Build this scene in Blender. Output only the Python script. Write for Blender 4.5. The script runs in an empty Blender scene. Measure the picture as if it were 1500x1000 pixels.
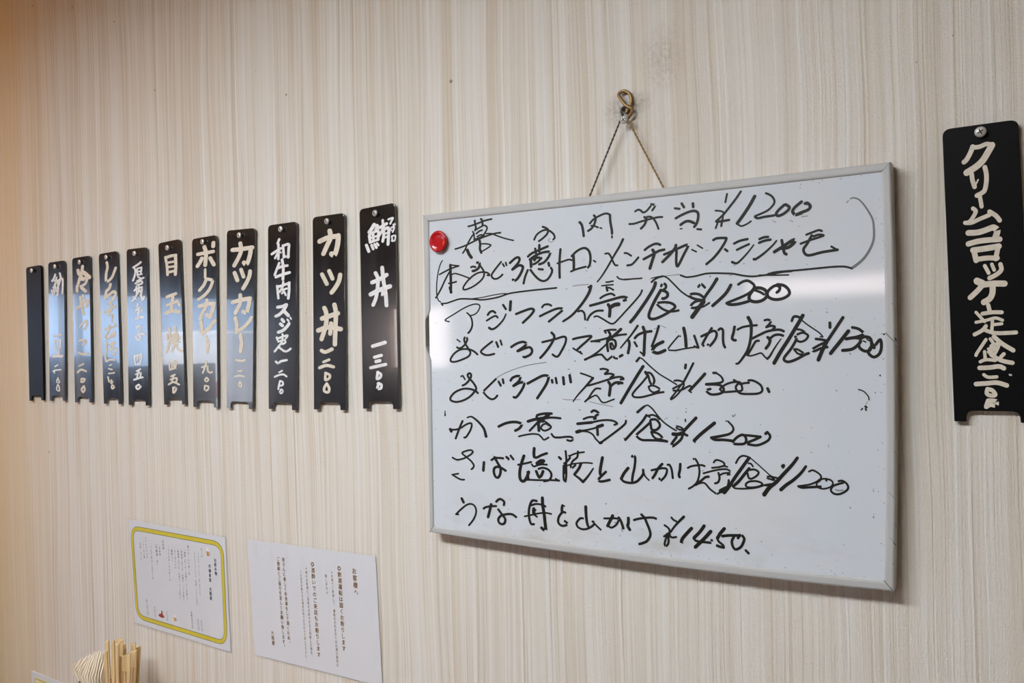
import bpy, bmesh, math, random
from mathutils import Vector, Matrix
from mathutils.geometry import delaunay_2d_cdt

# ------------------------------------------------------------------ camera, world, light, exposure
C = bpy.context.scene.collection
SC = bpy.context.scene
HZ = 1.5                                     # eye height of the photographer above the floor
cam_d = bpy.data.cameras.new('camera')
cam = bpy.data.objects.new('camera', cam_d)
C.objects.link(cam)
cam_d.sensor_width = 36.0
cam_d.lens = 28.238
cam_d.clip_start = 0.02
cam.matrix_world = Matrix((
    (0.84018875, 0.01612777, 0.5420542, 0.02388963),
    (0.54181111, 0.01721092, -0.84032405, -0.91354249),
    (-0.0228818, 0.9997218, 0.00572221, HZ + 0.00552839),
    (0, 0, 0, 1)))
SC.camera = cam

world = bpy.data.worlds.new('sky')
SC.world = world
world.use_nodes = True
wb = world.node_tree.nodes['Background']
wb.inputs['Color'].default_value = (0.50, 0.69, 1.0, 1)
wb.inputs['Strength'].default_value = SKY_STRENGTH = 6.0

SC.view_settings.view_transform = 'Standard'
SC.view_settings.look = 'None'
SC.view_settings.gamma = 1.0
SC.view_settings.exposure = 0.0
SC.view_settings.use_curve_mapping = False
SC.cycles.max_bounces = 8
SC.cycles.diffuse_bounces = 5
SC.cycles.glossy_bounces = 4
SC.cycles.use_denoising = True
SUN_STRENGTH = 50.0                         # over the roof from behind the menu wall, onto the yard and the neighbour's wall
sun_d = bpy.data.lights.new('sun', 'SUN')
sun_d.energy = SUN_STRENGTH
sun_d.angle = 0.01
sun_d.color = (1.0, 0.95, 0.88)
sun = bpy.data.objects.new('sun', sun_d)
C.objects.link(sun)
sun.rotation_euler = Vector((-0.25, -0.62, -0.85)).to_track_quat('-Z', 'Y').to_euler()
CEILING_LAMP = 43.0                           # radiance of the fluorescent ceiling panels

# ------------------------------------------------------------------ helpers
def link(name, me, mats, parent=None):
    o = bpy.data.objects.new(name, me)
    for m in (mats if isinstance(mats, (list, tuple)) else [mats]):
        me.materials.append(m)
    C.objects.link(o)
    if parent:
        o.parent = parent
    return o

def obj(name, bm, mats, parent=None, smooth=False):
    me = bpy.data.meshes.new(name)
    bmesh.ops.recalc_face_normals(bm, faces=bm.faces)
    if smooth:
        for f in bm.faces:
            f.smooth = True
    bm.to_mesh(me)
    bm.free()
    return link(name, me, mats, parent)

def flat(name, verts, faces, mats, parent=None):
    me = bpy.data.meshes.new(name)
    me.from_pydata(verts, [], faces)
    me.update()
    return link(name, me, mats, parent)

def tag(o, label=None, cat=None, group=None, kind=None):
    if label: o['label'] = label
    if cat: o['category'] = cat
    if group: o['group'] = group
    if kind: o['kind'] = kind
    return o

def thing(name, label, cat, loc, group=None, rot=(0, 0, 0)):
    o = bpy.data.objects.new(name, None)
    o.empty_display_size = 0.05
    C.objects.link(o)
    o.location = loc
    o.rotation_euler = rot
    return tag(o, label, cat, group)

def box(bm, lo, hi, bevel=0.0, seg=2):
    r = bmesh.ops.create_cube(bm, size=1.0)
    vs = r['verts']
    for v in vs:
        v.co = Vector([lo[i] + (v.co[i] + 0.5) * (hi[i] - lo[i]) for i in range(3)])
    if bevel:
        es = list({e for v in vs for e in v.link_edges})
        bmesh.ops.bevel(bm, geom=es, offset=bevel, segments=seg, profile=0.5, affect='EDGES')
    return bm

def lathe(bm, prof, n=32, mat=None):
    """prof: (r, h) pairs turned about local Z, then mapped by mat."""
    rings = []
    for r, h in prof:
        if r < 1e-6:
            rings.append([bm.verts.new((0, 0, h))])
        else:
            rings.append([bm.verts.new((r * math.cos(2 * math.pi * k / n), r * math.sin(2 * math.pi * k / n), h)) for k in range(n)])
    new = [v for r in rings for v in r]
    for a, b in zip(rings, rings[1:]):
        for k in range(n):
            k2 = (k + 1) % n
            if len(a) == 1 and len(b) == 1: continue
            if len(a) == 1: bm.faces.new((a[0], b[k], b[k2]))
            elif len(b) == 1: bm.faces.new((a[k], a[k2], b[0]))
            else: bm.faces.new((a[k], a[k2], b[k2], b[k]))
    if mat:
        for v in new: v.co = mat @ v.co
    return bm

def tube(bm, pts, r, n=10, closed=False, twist=None):
    pts = [Vector(p) for p in pts]
    rings = []
    m = len(pts)
    up = Vector((0, 1, 0))
    for i, p in enumerate(pts):
        a = pts[i - 1] if (i or closed) else pts[i]
        b = pts[(i + 1) % m] if (i < m - 1 or closed) else pts[i]
        t = (b - a).normalized()
        s = t.cross(up)
        if s.length < 1e-3: s = t.cross(Vector((1, 0, 0)))
        s.normalize()
        u = s.cross(t)
        rings.append([bm.verts.new(p + r * (math.cos(2 * math.pi * k / n) * s + math.sin(2 * math.pi * k / n) * u)) for k in range(n)])
    for i in range(m if closed else m - 1):
        a, b = rings[i], rings[(i + 1) % m]
        for k in range(n):
            bm.faces.new((a[k], a[(k + 1) % n], b[(k + 1) % n], b[k]))
    if not closed:
        bm.faces.new(rings[0]); bm.faces.new(list(reversed(rings[-1])))
    return bm

def catmull(pts, sub=4, closed=False):
    n = len(pts)
    if n < 3: return [tuple(p) for p in pts]
    out = []
    rng = range(n) if closed else range(n - 1)
    for i in rng:
        g = (lambda k: pts[k % n]) if closed else (lambda k: pts[max(0, min(n - 1, k))])
        p0, p1, p2, p3 = g(i - 1), g(i), g(i + 1), g(i + 2)
        for s in range(sub):
            t = s / sub
            out.append(tuple(0.5 * (2 * p1[d] + (p2[d] - p0[d]) * t + (2 * p0[d] - 5 * p1[d] + 4 * p2[d] - p3[d]) * t * t + (3 * p1[d] - p0[d] - 3 * p2[d] + p3[d]) * t ** 3) for d in range(len(p1))))
    if not closed: out.append(tuple(pts[-1]))
    return out

def quad_at(quad, u, v):
    """bilinear point of a quad TL,TR,BR,BL, u to the right, v downward."""
    tl, tr, br, bl = quad
    return tuple((tl[d] * (1 - u) + tr[d] * u) * (1 - v) + (bl[d] * (1 - u) + br[d] * u) * v for d in (0, 1))

def extrude_outline(bm, pts, y0, y1, bevel=0.0):
    """closed outline in x,z made into a slab from y0 (front) to y1 (back)."""
    f = bm.faces.new([bm.verts.new((x, y0, z)) for x, z in pts])
    r = bmesh.ops.extrude_face_region(bm, geom=[f])
    for e in r['geom']:
        if isinstance(e, bmesh.types.BMVert): e.co.y = y1
    if bevel:
        es = [e for e in bm.edges if abs(e.verts[0].co.y - y0) < 1e-7 and abs(e.verts[1].co.y - y0) < 1e-7]
        bmesh.ops.bevel(bm, geom=es, offset=bevel, segments=2, profile=0.5, affect='EDGES')
    return bm

def rounded(corners, radii, n=5):
    """polygon with rounded corners in 2D."""
    out = []
    m = len(corners)
    for i in range(m):
        p = Vector(corners[i]); a = Vector(corners[i - 1]); b = Vector(corners[(i + 1) % m])
        r = radii[i]
        if r <= 0: out.append(tuple(p)); continue
        da, db = (a - p).normalized(), (b - p).normalized()
        s, e = p + da * r, p + db * r
        for k in range(n + 1):
            t = k / n
            q = s * (1 - t) ** 2 + p * 2 * t * (1 - t) + e * t * t
            out.append((q.x, q.y))
    return out

def brush_mesh(rows, y, mm=1e-4, sub=4):
    """Painted strokes: rows of [nib width x, nib width z, end width %, x, z, x, z...] in 0.1 mm, laid on the plane y."""
    V, F = [], []
    for row in rows:
        wx, wz, tp = row[0] * mm / 2, row[1] * mm / 2, row[2] / 100
        pts = [(row[i] * mm, row[i + 1] * mm) for i in range(3, len(row), 2)]
        dense = catmull(pts, sub) if len(pts) > 2 else pts
        P = []
        for p in dense:                                     # into nib space, dropping repeats
            q = (p[0] / wx, p[1] / wz)
            if not P or math.hypot(q[0] - P[-1][0], q[1] - P[-1][1]) > 0.02: P.append(q)
        n = len(P)
        if n < 2:
            P = [P[0], (P[0][0] + 0.05, P[0][1])]; n = 2
        def disc(c, r, k=12):
            b = len(V)
            for j in range(k):
                a = 2 * math.pi * j / k
                V.append(((c[0] + r * math.cos(a)) * wx, y, (c[1] + r * math.sin(a)) * wz))
            F.append(tuple(range(b, b + k)))
        rad = [1 + (tp - 1) * i / (n - 1) for i in range(n)]
        dirs = []
        for i in range(n - 1):
            dx, dz = P[i + 1][0] - P[i][0], P[i + 1][1] - P[i][1]
            l = math.hypot(dx, dz); dirs.append((dx / l, dz / l))
        prev = None
        for i in range(n):
            da, db = dirs[max(0, i - 1)], dirs[min(n - 2, i)]
            dot = da[0] * db[0] + da[1] * db[1]
            sharp = dot < 0.55
            if sharp:
                for d_, last in ((da, True), (db, False)):
                    nx, nz = -d_[1], d_[0]
                    b = len(V)
                    V.append(((P[i][0] + nx * rad[i]) * wx, y, (P[i][1] + nz * rad[i]) * wz))
                    V.append(((P[i][0] - nx * rad[i]) * wx, y, (P[i][1] - nz * rad[i]) * wz))
                    if last and prev is not None: F.append((prev, prev + 1, b + 1, b))
                    prev = b
                disc(P[i], rad[i])
                continue
            mx, mz = da[0] + db[0], da[1] + db[1]
            l = math.hypot(mx, mz); mx, mz = mx / l, mz / l
            k = rad[i] / max(0.6, mx * da[0] + mz * da[1])
            b = len(V)
            V.append(((P[i][0] - mz * k) * wx, y, (P[i][1] + mx * k) * wz))
            V.append(((P[i][0] + mz * k) * wx, y, (P[i][1] - mx * k) * wz))
            if prev is not None: F.append((prev, prev + 1, b + 1, b))
            prev = b
        disc(P[0], rad[0]); disc(P[-1], rad[-1])
    # merge the overlapping pieces into one clean outline, faces turned to the room (-y)
    K = 1e4
    flat_v = [Vector((v[0] * K, v[2] * K)) for v in V]
    G = []
    for f in F:
        a = sum(flat_v[f[i]].cross(flat_v[f[(i + 1) % len(f)]]) for i in range(len(f)))
        if abs(a) > 1e-4: G.append(list(f) if a > 0 else list(reversed(f)))
    vo, eo, fo, _, _, src = delaunay_2d_cdt(flat_v, [], G, 1, 1e-4)
    # keep the triangles that lie under a stroke, not the counters they enclose
    cell = 20.0
    table = {}
    for f in G:
        ps = [flat_v[i] for i in f]
        for gx in range(int(min(p.x for p in ps) // cell), int(max(p.x for p in ps) // cell) + 1):
            for gy in range(int(min(p.y for p in ps) // cell), int(max(p.y for p in ps) // cell) + 1):
                table.setdefault((gx, gy), []).append(ps)
    def covered(c):
        for ps in table.get((int(c.x // cell), int(c.y // cell)), ()):
            if all((ps[i] - ps[i - 1]).cross(c - ps[i - 1]) >= -1e-6 for i in range(len(ps))): return True
        return False
    keep = []
    for f in fo:
        c = Vector((0, 0))
        for i in f: c += vo[i]
        if covered(c / len(f)): keep.append(tuple(f))
    return [(v.x / K, y, v.y / K) for v in vo], keep

_glyph = {}
def glyph(ch):
    """outline of one printed character as flat triangles, centred in a 1 x 1 em box."""
    if ch in _glyph: return _glyph[ch]
    cu = bpy.data.curves.new('glyph', 'FONT')
    cu.body = ch
    cu.resolution_u = 2
    cu.align_x = 'CENTER'
    o = bpy.data.objects.new('glyph', cu)
    C.objects.link(o)
    dg = bpy.context.evaluated_depsgraph_get()
    me = o.evaluated_get(dg).to_mesh()
    vs = [tuple(v.co) for v in me.vertices]
    fs = [tuple(p.vertices) for p in me.polygons]
    o.evaluated_get(dg).to_mesh_clear()
    bpy.data.objects.remove(o)
    bpy.data.curves.remove(cu)
    if vs:
        vs = [(x, z - 0.36) for x, z, _ in vs]
    _glyph[ch] = (vs, fs)
    return _glyph[ch]

def print_columns(cols, y, mm=1e-3, size_k=0.92):
    """vertical lines of print: [text, start xz, end xz, weight]; one mesh."""
    V, F = [], []
    for text, a, b, wt in cols:
        n = len(text)
        dx, dz = (b[0] - a[0]) / n, (b[1] - a[1]) / n
        step = math.hypot(dx, dz)
        em = step * size_k * 0.98
        ex = max(em, 0) 
        offs = [(0, 0)]
        if wt: offs = [(-0.018 * wt, 0), (0.018 * wt, 0), (0, 0.018 * wt), (0, -0.018 * wt)]
        for i, ch in enumerate(text):
            if ch == '　': continue
            vs, fs = glyph(ch)
            cx, cz = a[0] + dx * (i + 0.5), a[1] + dz * (i + 0.5)
            turn = ch in 'ー（）～'
            corner = ch in '、。'
            for lay, (ox, oz) in enumerate(offs):
                k = len(V)
                for x, z in vs:
                    if turn: x, z = z, -x
                    if corner: x, z = x + 0.55, z + 0.55
                    V.append(((cx + (x + ox) * ex) * mm, y - lay * 8e-6, (cz + (z + oz) * em) * mm))
                for f in fs:
                    F.append(tuple(k + j for j in f))
    return V, F

# ------------------------------------------------------------------ materials
def mat(name, col=(0.8, 0.8, 0.8), rough=0.5, metal=0.0, spec=0.5, coat=0.0):
    m = bpy.data.materials.new(name)
    m.use_nodes = True
    b = m.node_tree.nodes['Principled BSDF']
    b.inputs['Base Color'].default_value = (*col, 1)
    b.inputs['Roughness'].default_value = rough
    b.inputs['Metallic'].default_value = metal
    b.inputs['Specular IOR Level'].default_value = spec
    b.inputs['Coat Weight'].default_value = coat
    return m

class NT:
    """small wrapper for building node graphs."""
    def __init__(s, m): s.t = m.node_tree; s.b = s.t.nodes['Principled BSDF']
    def n(s, kind, **kw):
        x = s.t.nodes.new(kind)
        for k, v in kw.items():
            if k in x.inputs: 
                x.inputs[k].default_value = v
            else: setattr(x, k, v)
        return x
    def l(s, a, b): s.t.links.new(a, b)
    def math(s, op, a, b=None, c=None):
        x = s.n('ShaderNodeMath', operation=op)
        for i, v in enumerate((a, b, c)):
            if v is None: continue
            if isinstance(v, (int, float)): x.inputs[i].default_value = v
            else: s.l(v, x.inputs[i])
        return x.outputs[0]
    def mix(s, f, a, b, mode='MIX'):
        x = s.n('ShaderNodeMix', data_type='RGBA', blend_type=mode)
        for sock, v in ((x.inputs['Factor'], f), (x.inputs['A'], a), (x.inputs['B'], b)) if False else ((x.inputs[0], f), (x.inputs[6], a), (x.inputs[7], b)):
            if isinstance(v, (int, float)): sock.default_value = v
            elif isinstance(v, tuple): sock.default_value = (*v, 1) if len(v) == 3 else v
            else: s.l(v, sock)
        return x.outputs[2]
    def ramp(s, f, stops):
        x = s.n('ShaderNodeValToRGB')
        while len(x.color_ramp.elements) < len(stops): x.color_ramp.elements.new(0.5)
        for e, (p, c) in zip(x.color_ramp.elements, stops):
            e.position = p
            e.color = (*c, 1) if isinstance(c, tuple) else (c, c, c, 1)
        s.l(f, x.inputs[0])
        return x.outputs[0]
    def noise(s, vec, scale, detail=2.0, rough=0.5, dist=0.0):
        x = s.n('ShaderNodeTexNoise')
        x.inputs['Scale'].default_value = scale
        x.inputs['Detail'].default_value = detail
        x.inputs['Roughness'].default_value = rough
        x.inputs['Distortion'].default_value = dist
        s.l(vec, x.inputs['Vector'])
        return x.outputs[0]
    def scaled(s, vec, sc, loc=(0, 0, 0)):
        x = s.n('ShaderNodeMapping')
        x.inputs['Scale'].default_value = sc
        x.inputs['Location'].default_value = loc
        s.l(vec, x.inputs['Vector'])
        return x.outputs[0]

def combed_plaster():
    m = mat('combed_plaster', rough=0.85, spec=0.25)
    g = NT(m)
    tc = g.n('ShaderNodeTexCoord').outputs['Object']
    # the comb wanders a little from side to side
    wob = g.noise(g.scaled(tc, (3.0, 3.0, 1.6)), 1.0, 2.0)
    wob = g.math('MULTIPLY', g.math('SUBTRACT', wob, 0.5), 0.030)
    sep = g.n('ShaderNodeSeparateXYZ'); g.l(tc, sep.inputs[0])
    comb = g.n('ShaderNodeCombineXYZ')
    g.l(g.math('ADD', sep.outputs[0], wob), comb.inputs[0])
    g.l(sep.outputs[2], comb.inputs[2])
    v = comb.outputs[0]
    s1 = g.noise(g.scaled(v, (190, 1, 0.8)), 1.0, 4.0, 0.65)
    s2 = g.noise(g.scaled(v, (330, 1, 1.6), (7, 0, 3)), 1.0, 2.0, 0.6)
    s3 = g.noise(g.scaled(v, (38, 1, 0.8), (3, 0, 9)), 1.0, 2.0, 0.5)
    base = g.ramp(s1, [(0.30, (0.53, 0.455, 0.37)), (0.41, (0.65, 0.60, 0.53)), (0.54, (0.705, 0.67, 0.615)), (0.68, (0.79, 0.775, 0.75))])
    base = g.mix(g.ramp(s2, [(0.33, 0.7), (0.45, 0.0)]), base, (0.51, 0.43, 0.34))
    base = g.mix(g.ramp(s3, [(0.50, 0.0), (0.70, 0.7)]), base, (0.73, 0.72, 0.695))
    base = g.mix(g.ramp(s3, [(0.28, 0.55), (0.45, 0.0)]), base, (0.60, 0.51, 0.41))
    # brown scratches, few
    s4 = g.noise(g.scaled(v, (110, 1, 1.1), (1, 0, 5)), 1.0, 1.0, 0.5)
    base = g.mix(g.ramp(s4, [(0.22, 0.6), (0.30, 0.0)]), base, (0.44, 0.34, 0.25))
    # ochre stain streaks; their leftward ramp also paints in the edge's warm light
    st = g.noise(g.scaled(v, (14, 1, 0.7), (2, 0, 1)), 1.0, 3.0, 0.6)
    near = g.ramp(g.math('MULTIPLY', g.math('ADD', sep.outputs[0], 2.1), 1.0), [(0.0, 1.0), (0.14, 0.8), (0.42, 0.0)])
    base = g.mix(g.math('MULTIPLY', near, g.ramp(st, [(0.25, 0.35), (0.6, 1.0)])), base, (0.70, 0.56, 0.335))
    # fly specks
    dots = g.noise(g.scaled(tc, (1, 1, 1)), 95.0, 0.0)
    base = g.mix(g.ramp(dots, [(0.105, 0.8), (0.12, 0.0)]), base, (0.22, 0.14, 0.08))
    # soot and rust about the hanging hook
    def blot(cx, cz, rx, rz, amount, col, base, sc=60):
        dx = g.math('DIVIDE', g.math('SUBTRACT', sep.outputs[0], cx), rx)
        dz = g.math('DIVIDE', g.math('SUBTRACT', sep.outputs[2], cz), rz)
        r = g.math('SQRT', g.math('ADD', g.math('MULTIPLY', dx, dx), g.math('MULTIPLY', dz, dz)))
        fall = g.ramp(r, [(0.0, 1.0), (1.0, 0.0)])
        grain = g.ramp(g.noise(tc, sc * 4, 3.0, 0.7), [(0.40, 0.0), (0.66, 1.0)])
        grain = g.math('ADD', g.math('MULTIPLY', grain, 0.8), 0.2)
        return g.mix(g.math('MULTIPLY', g.math('MULTIPLY', fall, grain), amount), base, col)
    base = blot(-0.395, HZ + 0.282, 0.030, 0.026, 0.85, (0.13, 0.11, 0.09), base)
    base = blot(-0.372, HZ + 0.288, 0.020, 0.016, 0.6, (0.16, 0.11, 0.07), base)
    base = blot(-0.340, HZ + 0.335, 0.035, 0.050, 0.55, (0.30, 0.21, 0.13), base, 45)
    base = blot(-0.36, HZ + 0.23, 0.05, 0.09, 0.22, (0.5, 0.36, 0.22), base, 30)
    g.l(base, g.b.inputs['Base Color'])
    grainy = g.noise(g.scaled(tc, (1, 1, 0.7)), 520.0, 2.0, 0.6)
    h = g.math('ADD', g.math('MULTIPLY', s1, 1.0), g.math('MULTIPLY', s2, 0.45))
    h = g.math('ADD', h, g.math('MULTIPLY', grainy, 0.5))
    bp_ = g.n('ShaderNodeBump'); bp_.inputs['Strength'].default_value = 0.7; bp_.inputs['Distance'].default_value = 0.0028
    g.l(h, bp_.inputs['Height']); g.l(bp_.outputs[0], g.b.inputs['Normal'])
    return m

def board_surface():
    m = mat('enamel_white', (0.60, 0.63, 0.68), 0.10, spec=0.5)
    g = NT(m)
    tc = g.n('ShaderNodeTexCoord').outputs['Object']
    big = g.noise(tc, 7.0, 3.0, 0.55)
    col = g.mix(g.ramp(big, [(0.45, 0.0), (0.72, 0.5)]), (0.61, 0.655, 0.725), (0.65, 0.655, 0.66))
    # grime of half-wiped ink, thicker toward the lower edge and the sides
    sm = g.noise(g.scaled(tc, (9, 9, 22)), 1.0, 4.0, 0.65)
    sep = g.n('ShaderNodeSeparateXYZ'); g.l(tc, sep.inputs[0])
    low = g.ramp(sep.outputs[2], [(0.02, 1.0), (0.09, 0.0)])
    col = g.mix(g.math('MULTIPLY', low, g.ramp(sm, [(0.5, 0.0), (0.75, 0.55)])), col, (0.47, 0.44, 0.38))
    spk = g.noise(tc, 210.0, 1.0, 0.5)
    msk = g.ramp(g.noise(tc, 11.0, 2.0), [(0.48, 0.0), (0.62, 1.0)])
    col = g.mix(g.math('MULTIPLY', g.ramp(spk, [(0.20, 0.85), (0.235, 0.0)]), msk), col, (0.10, 0.10, 0.11))
    g.l(col, g.b.inputs['Base Color'])
    g.l(g.ramp(g.noise(tc, 25.0, 4.0, 0.6), [(0.3, 0.012), (0.75, 0.04)]), g.b.inputs['Roughness'])
    bmp = g.n('ShaderNodeBump'); bmp.inputs['Strength'].default_value = 0.012; bmp.inputs['Distance'].default_value = 0.001
    g.l(g.noise(tc, 900.0, 1.0), bmp.inputs['Height']); g.l(bmp.outputs[0], g.b.inputs['Normal'])
    return m

def wood(name, dark, light, scale=(3, 3, 40), rough=0.45):
    m = mat(name, light, rough)
    g = NT(m)
    tc = g.n('ShaderNodeTexCoord').outputs['Object']
    f = g.noise(g.scaled(tc, scale), 1.0, 4.0, 0.6, 0.4)
    g.l(g.ramp(f, [(0.35, dark), (0.65, light)]), g.b.inputs['Base Color'])
    return m

def lacquer():
    """black acrylic with fine wiping scratches and dust"""
    m = mat('black_acrylic', (0.012, 0.012, 0.014), 0.05, spec=0.7)
    g = NT(m)
    tc = g.n('ShaderNodeTexCoord').outputs['Object']
    n1 = g.noise(g.scaled(tc, (30, 30, 9)), 1.0, 4.0, 0.65)
    g.l(g.ramp(n1, [(0.35, 0.13), (0.75, 0.22)]), g.b.inputs['Roughness'])
    g.b.inputs['Coat Weight'].default_value = 0.75    # polished top layer over the hazed acrylic
    g.l(g.ramp(n1, [(0.4, 0.015), (0.8, 0.06)]), g.b.inputs['Coat Roughness'])
    dust = g.noise(g.scaled(tc, (50, 50, 20)), 1.0, 5.0, 0.7)
    g.l(g.ramp(dust, [(0.5, (0.008, 0.008, 0.009)), (0.9, (0.026, 0.026, 0.028))]), g.b.inputs['Base Color'])
    return m

def paint(name, col):
    m = mat(name, col, 0.6, spec=0.3)
    g = NT(m)
    tc = g.n('ShaderNodeTexCoord').outputs['Object']
    f = g.noise(tc, 160.0, 4.0, 0.6)
    g.l(g.ramp(f, [(0.3, tuple(c * 0.84 for c in col)), (0.6, col)]), g.b.inputs['Base Color'])
    return m

M = dict(
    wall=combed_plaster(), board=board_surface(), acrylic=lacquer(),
    matte_black=mat('satin_black_plastic', (0.005, 0.005, 0.0055), 0.40, spec=0.10),
    cream=paint('cream_brush_paint', (0.70, 0.635, 0.54)), white=paint('white_brush_paint', (0.78, 0.78, 0.80)),
    ink=mat('dry_marker_ink', (0.011, 0.011, 0.010), 0.45, spec=0.3),
    faint=mat('half_wiped_ink', (0.16, 0.16, 0.17), 0.4, spec=0.4),
    rail=mat('grey_white_plastic', (0.455, 0.46, 0.465), 0.42, spec=0.4),
    core=wood('broken_fibreboard', (0.13, 0.09, 0.05), (0.30, 0.22, 0.13), (60, 60, 25), 0.9),
    zinc=mat('zinc_screw', (0.50, 0.49, 0.47), 0.42, metal=0.35),
    pale_screw=mat('nickel_screw', (0.80, 0.78, 0.74), 0.36, metal=0.55),
    slot=mat('screw_slot', (0.02, 0.02, 0.02), 0.8),
    brass=mat('tarnished_brass', (0.27, 0.17, 0.07), 0.42, metal=0.6),
    iron=mat('dark_iron_wire', (0.07, 0.07, 0.065), 0.5, metal=0.7),
    red=mat('red_gloss_plastic', (0.44, 0.010, 0.014), 0.17, spec=0.45),
    magnet=mat('black_magnet', (0.03, 0.03, 0.03), 0.6),
    sheet=mat('print_paper', (0.68, 0.695, 0.745), 0.5, spec=0.3),
    black_print=mat('black_toner', (0.035, 0.035, 0.05), 0.5),
    brown_print=mat('brown_toner', (0.235, 0.135, 0.062), 0.5),
    yellow_print=mat('yellow_toner', (0.66, 0.55, 0.045), 0.5),
    grey_print=mat('grey_toner', (0.10, 0.10, 0.08), 0.5),
    amber_print=mat('amber_toner', (0.70, 0.36, 0.06), 0.5),
    foam_print=mat('white_toner', (0.80, 0.80, 0.82), 0.5),
    red_print=mat('red_toner', (0.40, 0.05, 0.04), 0.5),
    pale_yellow=mat('pale_yellow_toner', (0.80, 0.72, 0.36), 0.5),
    chrome=mat('chrome', (0.75, 0.75, 0.77), 0.08, metal=1.0),
    napkin=mat('cream_napkin_paper', (0.80, 0.72, 0.60), 0.95, spec=0.1),
    stick=wood('pale_split_wood', (0.60, 0.41, 0.20), (0.76, 0.57, 0.31), (180, 180, 6), 0.7),
    table=wood('brown_table_wood', (0.20, 0.10, 0.05), (0.30, 0.16, 0.08), (3, 40, 40), 0.3),
    pillar=wood('amber_varnished_wood', (0.46, 0.22, 0.04), (0.66, 0.35, 0.085), (40, 40, 2.5), 0.4),
    room=mat('plain_cream_plaster', (0.70, 0.62, 0.50), 0.9, spec=0.2),
    ceiling=mat('ceiling_board', (0.55, 0.40, 0.22), 0.9, spec=0.2),
    floor=mat('brown_floor_tile', (0.24, 0.18, 0.13), 0.22),
    dark_wood=wood('dark_wainscot', (0.07, 0.04, 0.025), (0.14, 0.08, 0.05), (20, 20, 2), 0.4),
    white_car=mat('white_car_paint', (0.62, 0.63, 0.66), 0.2, coat=0.5),
    dark_car=mat('navy_car_paint', (0.02, 0.025, 0.045), 0.2, coat=0.5),
    car_glass=mat('dark_car_glass', (0.015, 0.018, 0.02), 0.05),
    rubber=mat('tyre_rubber', (0.02, 0.02, 0.02), 0.8),
    red_lens=mat('red_lens', (0.5, 0.02, 0.02), 0.2),
    neighbour=mat('pale_pink_render', (0.80, 0.69, 0.66), 0.9),
    asphalt=mat('pale_concrete', (0.17, 0.17, 0.175), 0.9),
)
def film_material(ripple, rough=0.06):
    """glossy clear laminating pouch over the paper"""
    m = bpy.data.materials.new('laminating_film')
    m.use_nodes = True
    t = m.node_tree
    for n in list(t.nodes): t.nodes.remove(n)
    out = t.nodes.new('ShaderNodeOutputMaterial')
    tr = t.nodes.new('ShaderNodeBsdfTransparent')
    gl = t.nodes.new('ShaderNodeBsdfGlossy'); gl.inputs['Roughness'].default_value = rough
    geo = t.nodes.new('ShaderNodeNewGeometry')
    dot = t.nodes.new('ShaderNodeVectorMath'); dot.operation = 'DOT_PRODUCT'
    t.links.new(geo.outputs['Normal'], dot.inputs[0]); t.links.new(geo.outputs['Incoming'], dot.inputs[1])
    def mth(op, a, b=None):
        n = t.nodes.new('ShaderNodeMath'); n.operation = op
        for i, v in enumerate((a, b)):
            if v is None: continue
            if isinstance(v, (int, float)): n.inputs[i].default_value = v
            else: t.links.new(v, n.inputs[i])
        return n.outputs[0]
    schlick = mth('POWER', mth('SUBTRACT', 1.0, mth('ABSOLUTE', dot.outputs['Value'])), 5.0)
    fr = mth('ADD', mth('MULTIPLY', schlick, 0.95), 0.05)
    mx = t.nodes.new('ShaderNodeMixShader')
    t.links.new(fr, mx.inputs[0]); t.links.new(tr.outputs[0], mx.inputs[1]); t.links.new(gl.outputs[0], mx.inputs[2])
    t.links.new(mx.outputs[0], out.inputs[0])
    tc = t.nodes.new('ShaderNodeTexCoord')
    bmp = t.nodes.new('ShaderNodeBump'); bmp.inputs['Strength'].default_value = 1.0
    ns = t.nodes.new('ShaderNodeTexNoise'); ns.inputs['Scale'].default_value = ripple[0]; ns.inputs['Detail'].default_value = 2.0
    t.links.new(tc.outputs['Object'], ns.inputs['Vector'])
    bmp.inputs['Distance'].default_value = ripple[1]
    t.links.new(ns.outputs[0], bmp.inputs['Height'])
    t.links.new(bmp.outputs[0], gl.inputs['Normal'])
    return m
M['film'] = film_material((14.0, 0.0016))

def emitter(name, col, strength):
    m = bpy.data.materials.new(name)
    m.use_nodes = True
    t = m.node_tree
    for n in list(t.nodes): t.nodes.remove(n)
    out = t.nodes.new('ShaderNodeOutputMaterial')
    e = t.nodes.new('ShaderNodeEmission')
    e.inputs[0].default_value = (*col, 1); e.inputs[1].default_value = strength
    t.links.new(e.outputs[0], out.inputs[0])
    return m
M['lamp'] = emitter('lit_diffuser', (0.925, 0.975, 1.0), CEILING_LAMP)
M['added_warm_glow'] = emitter('added_warm_emitter', (1.0, 0.42, 0.06), 28.0)  # glow of the added amber globe that warms the left wall
BOARD_AT = (-697.8, -269.2)
BOARD_OUT = [[1.04, 450.19], [606.29, 442.49], [601.31, 7.29], [0.02, -0.01]]
BOARD_OUT_MID = [[353.25, 445.78], [607.34, 226.78], [349.73, -1.4], [0.9, 227.44]]
BOARD_IN = [[11.58, 439.6], [597.59, 433.31], [592.54, 17.54], [7.56, 9.07]]
BOARD_IN_MID = [[353.01, 435.27], [598.52, 226.72], [348.27, 10.0], [9.53, 227.48]]
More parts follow.
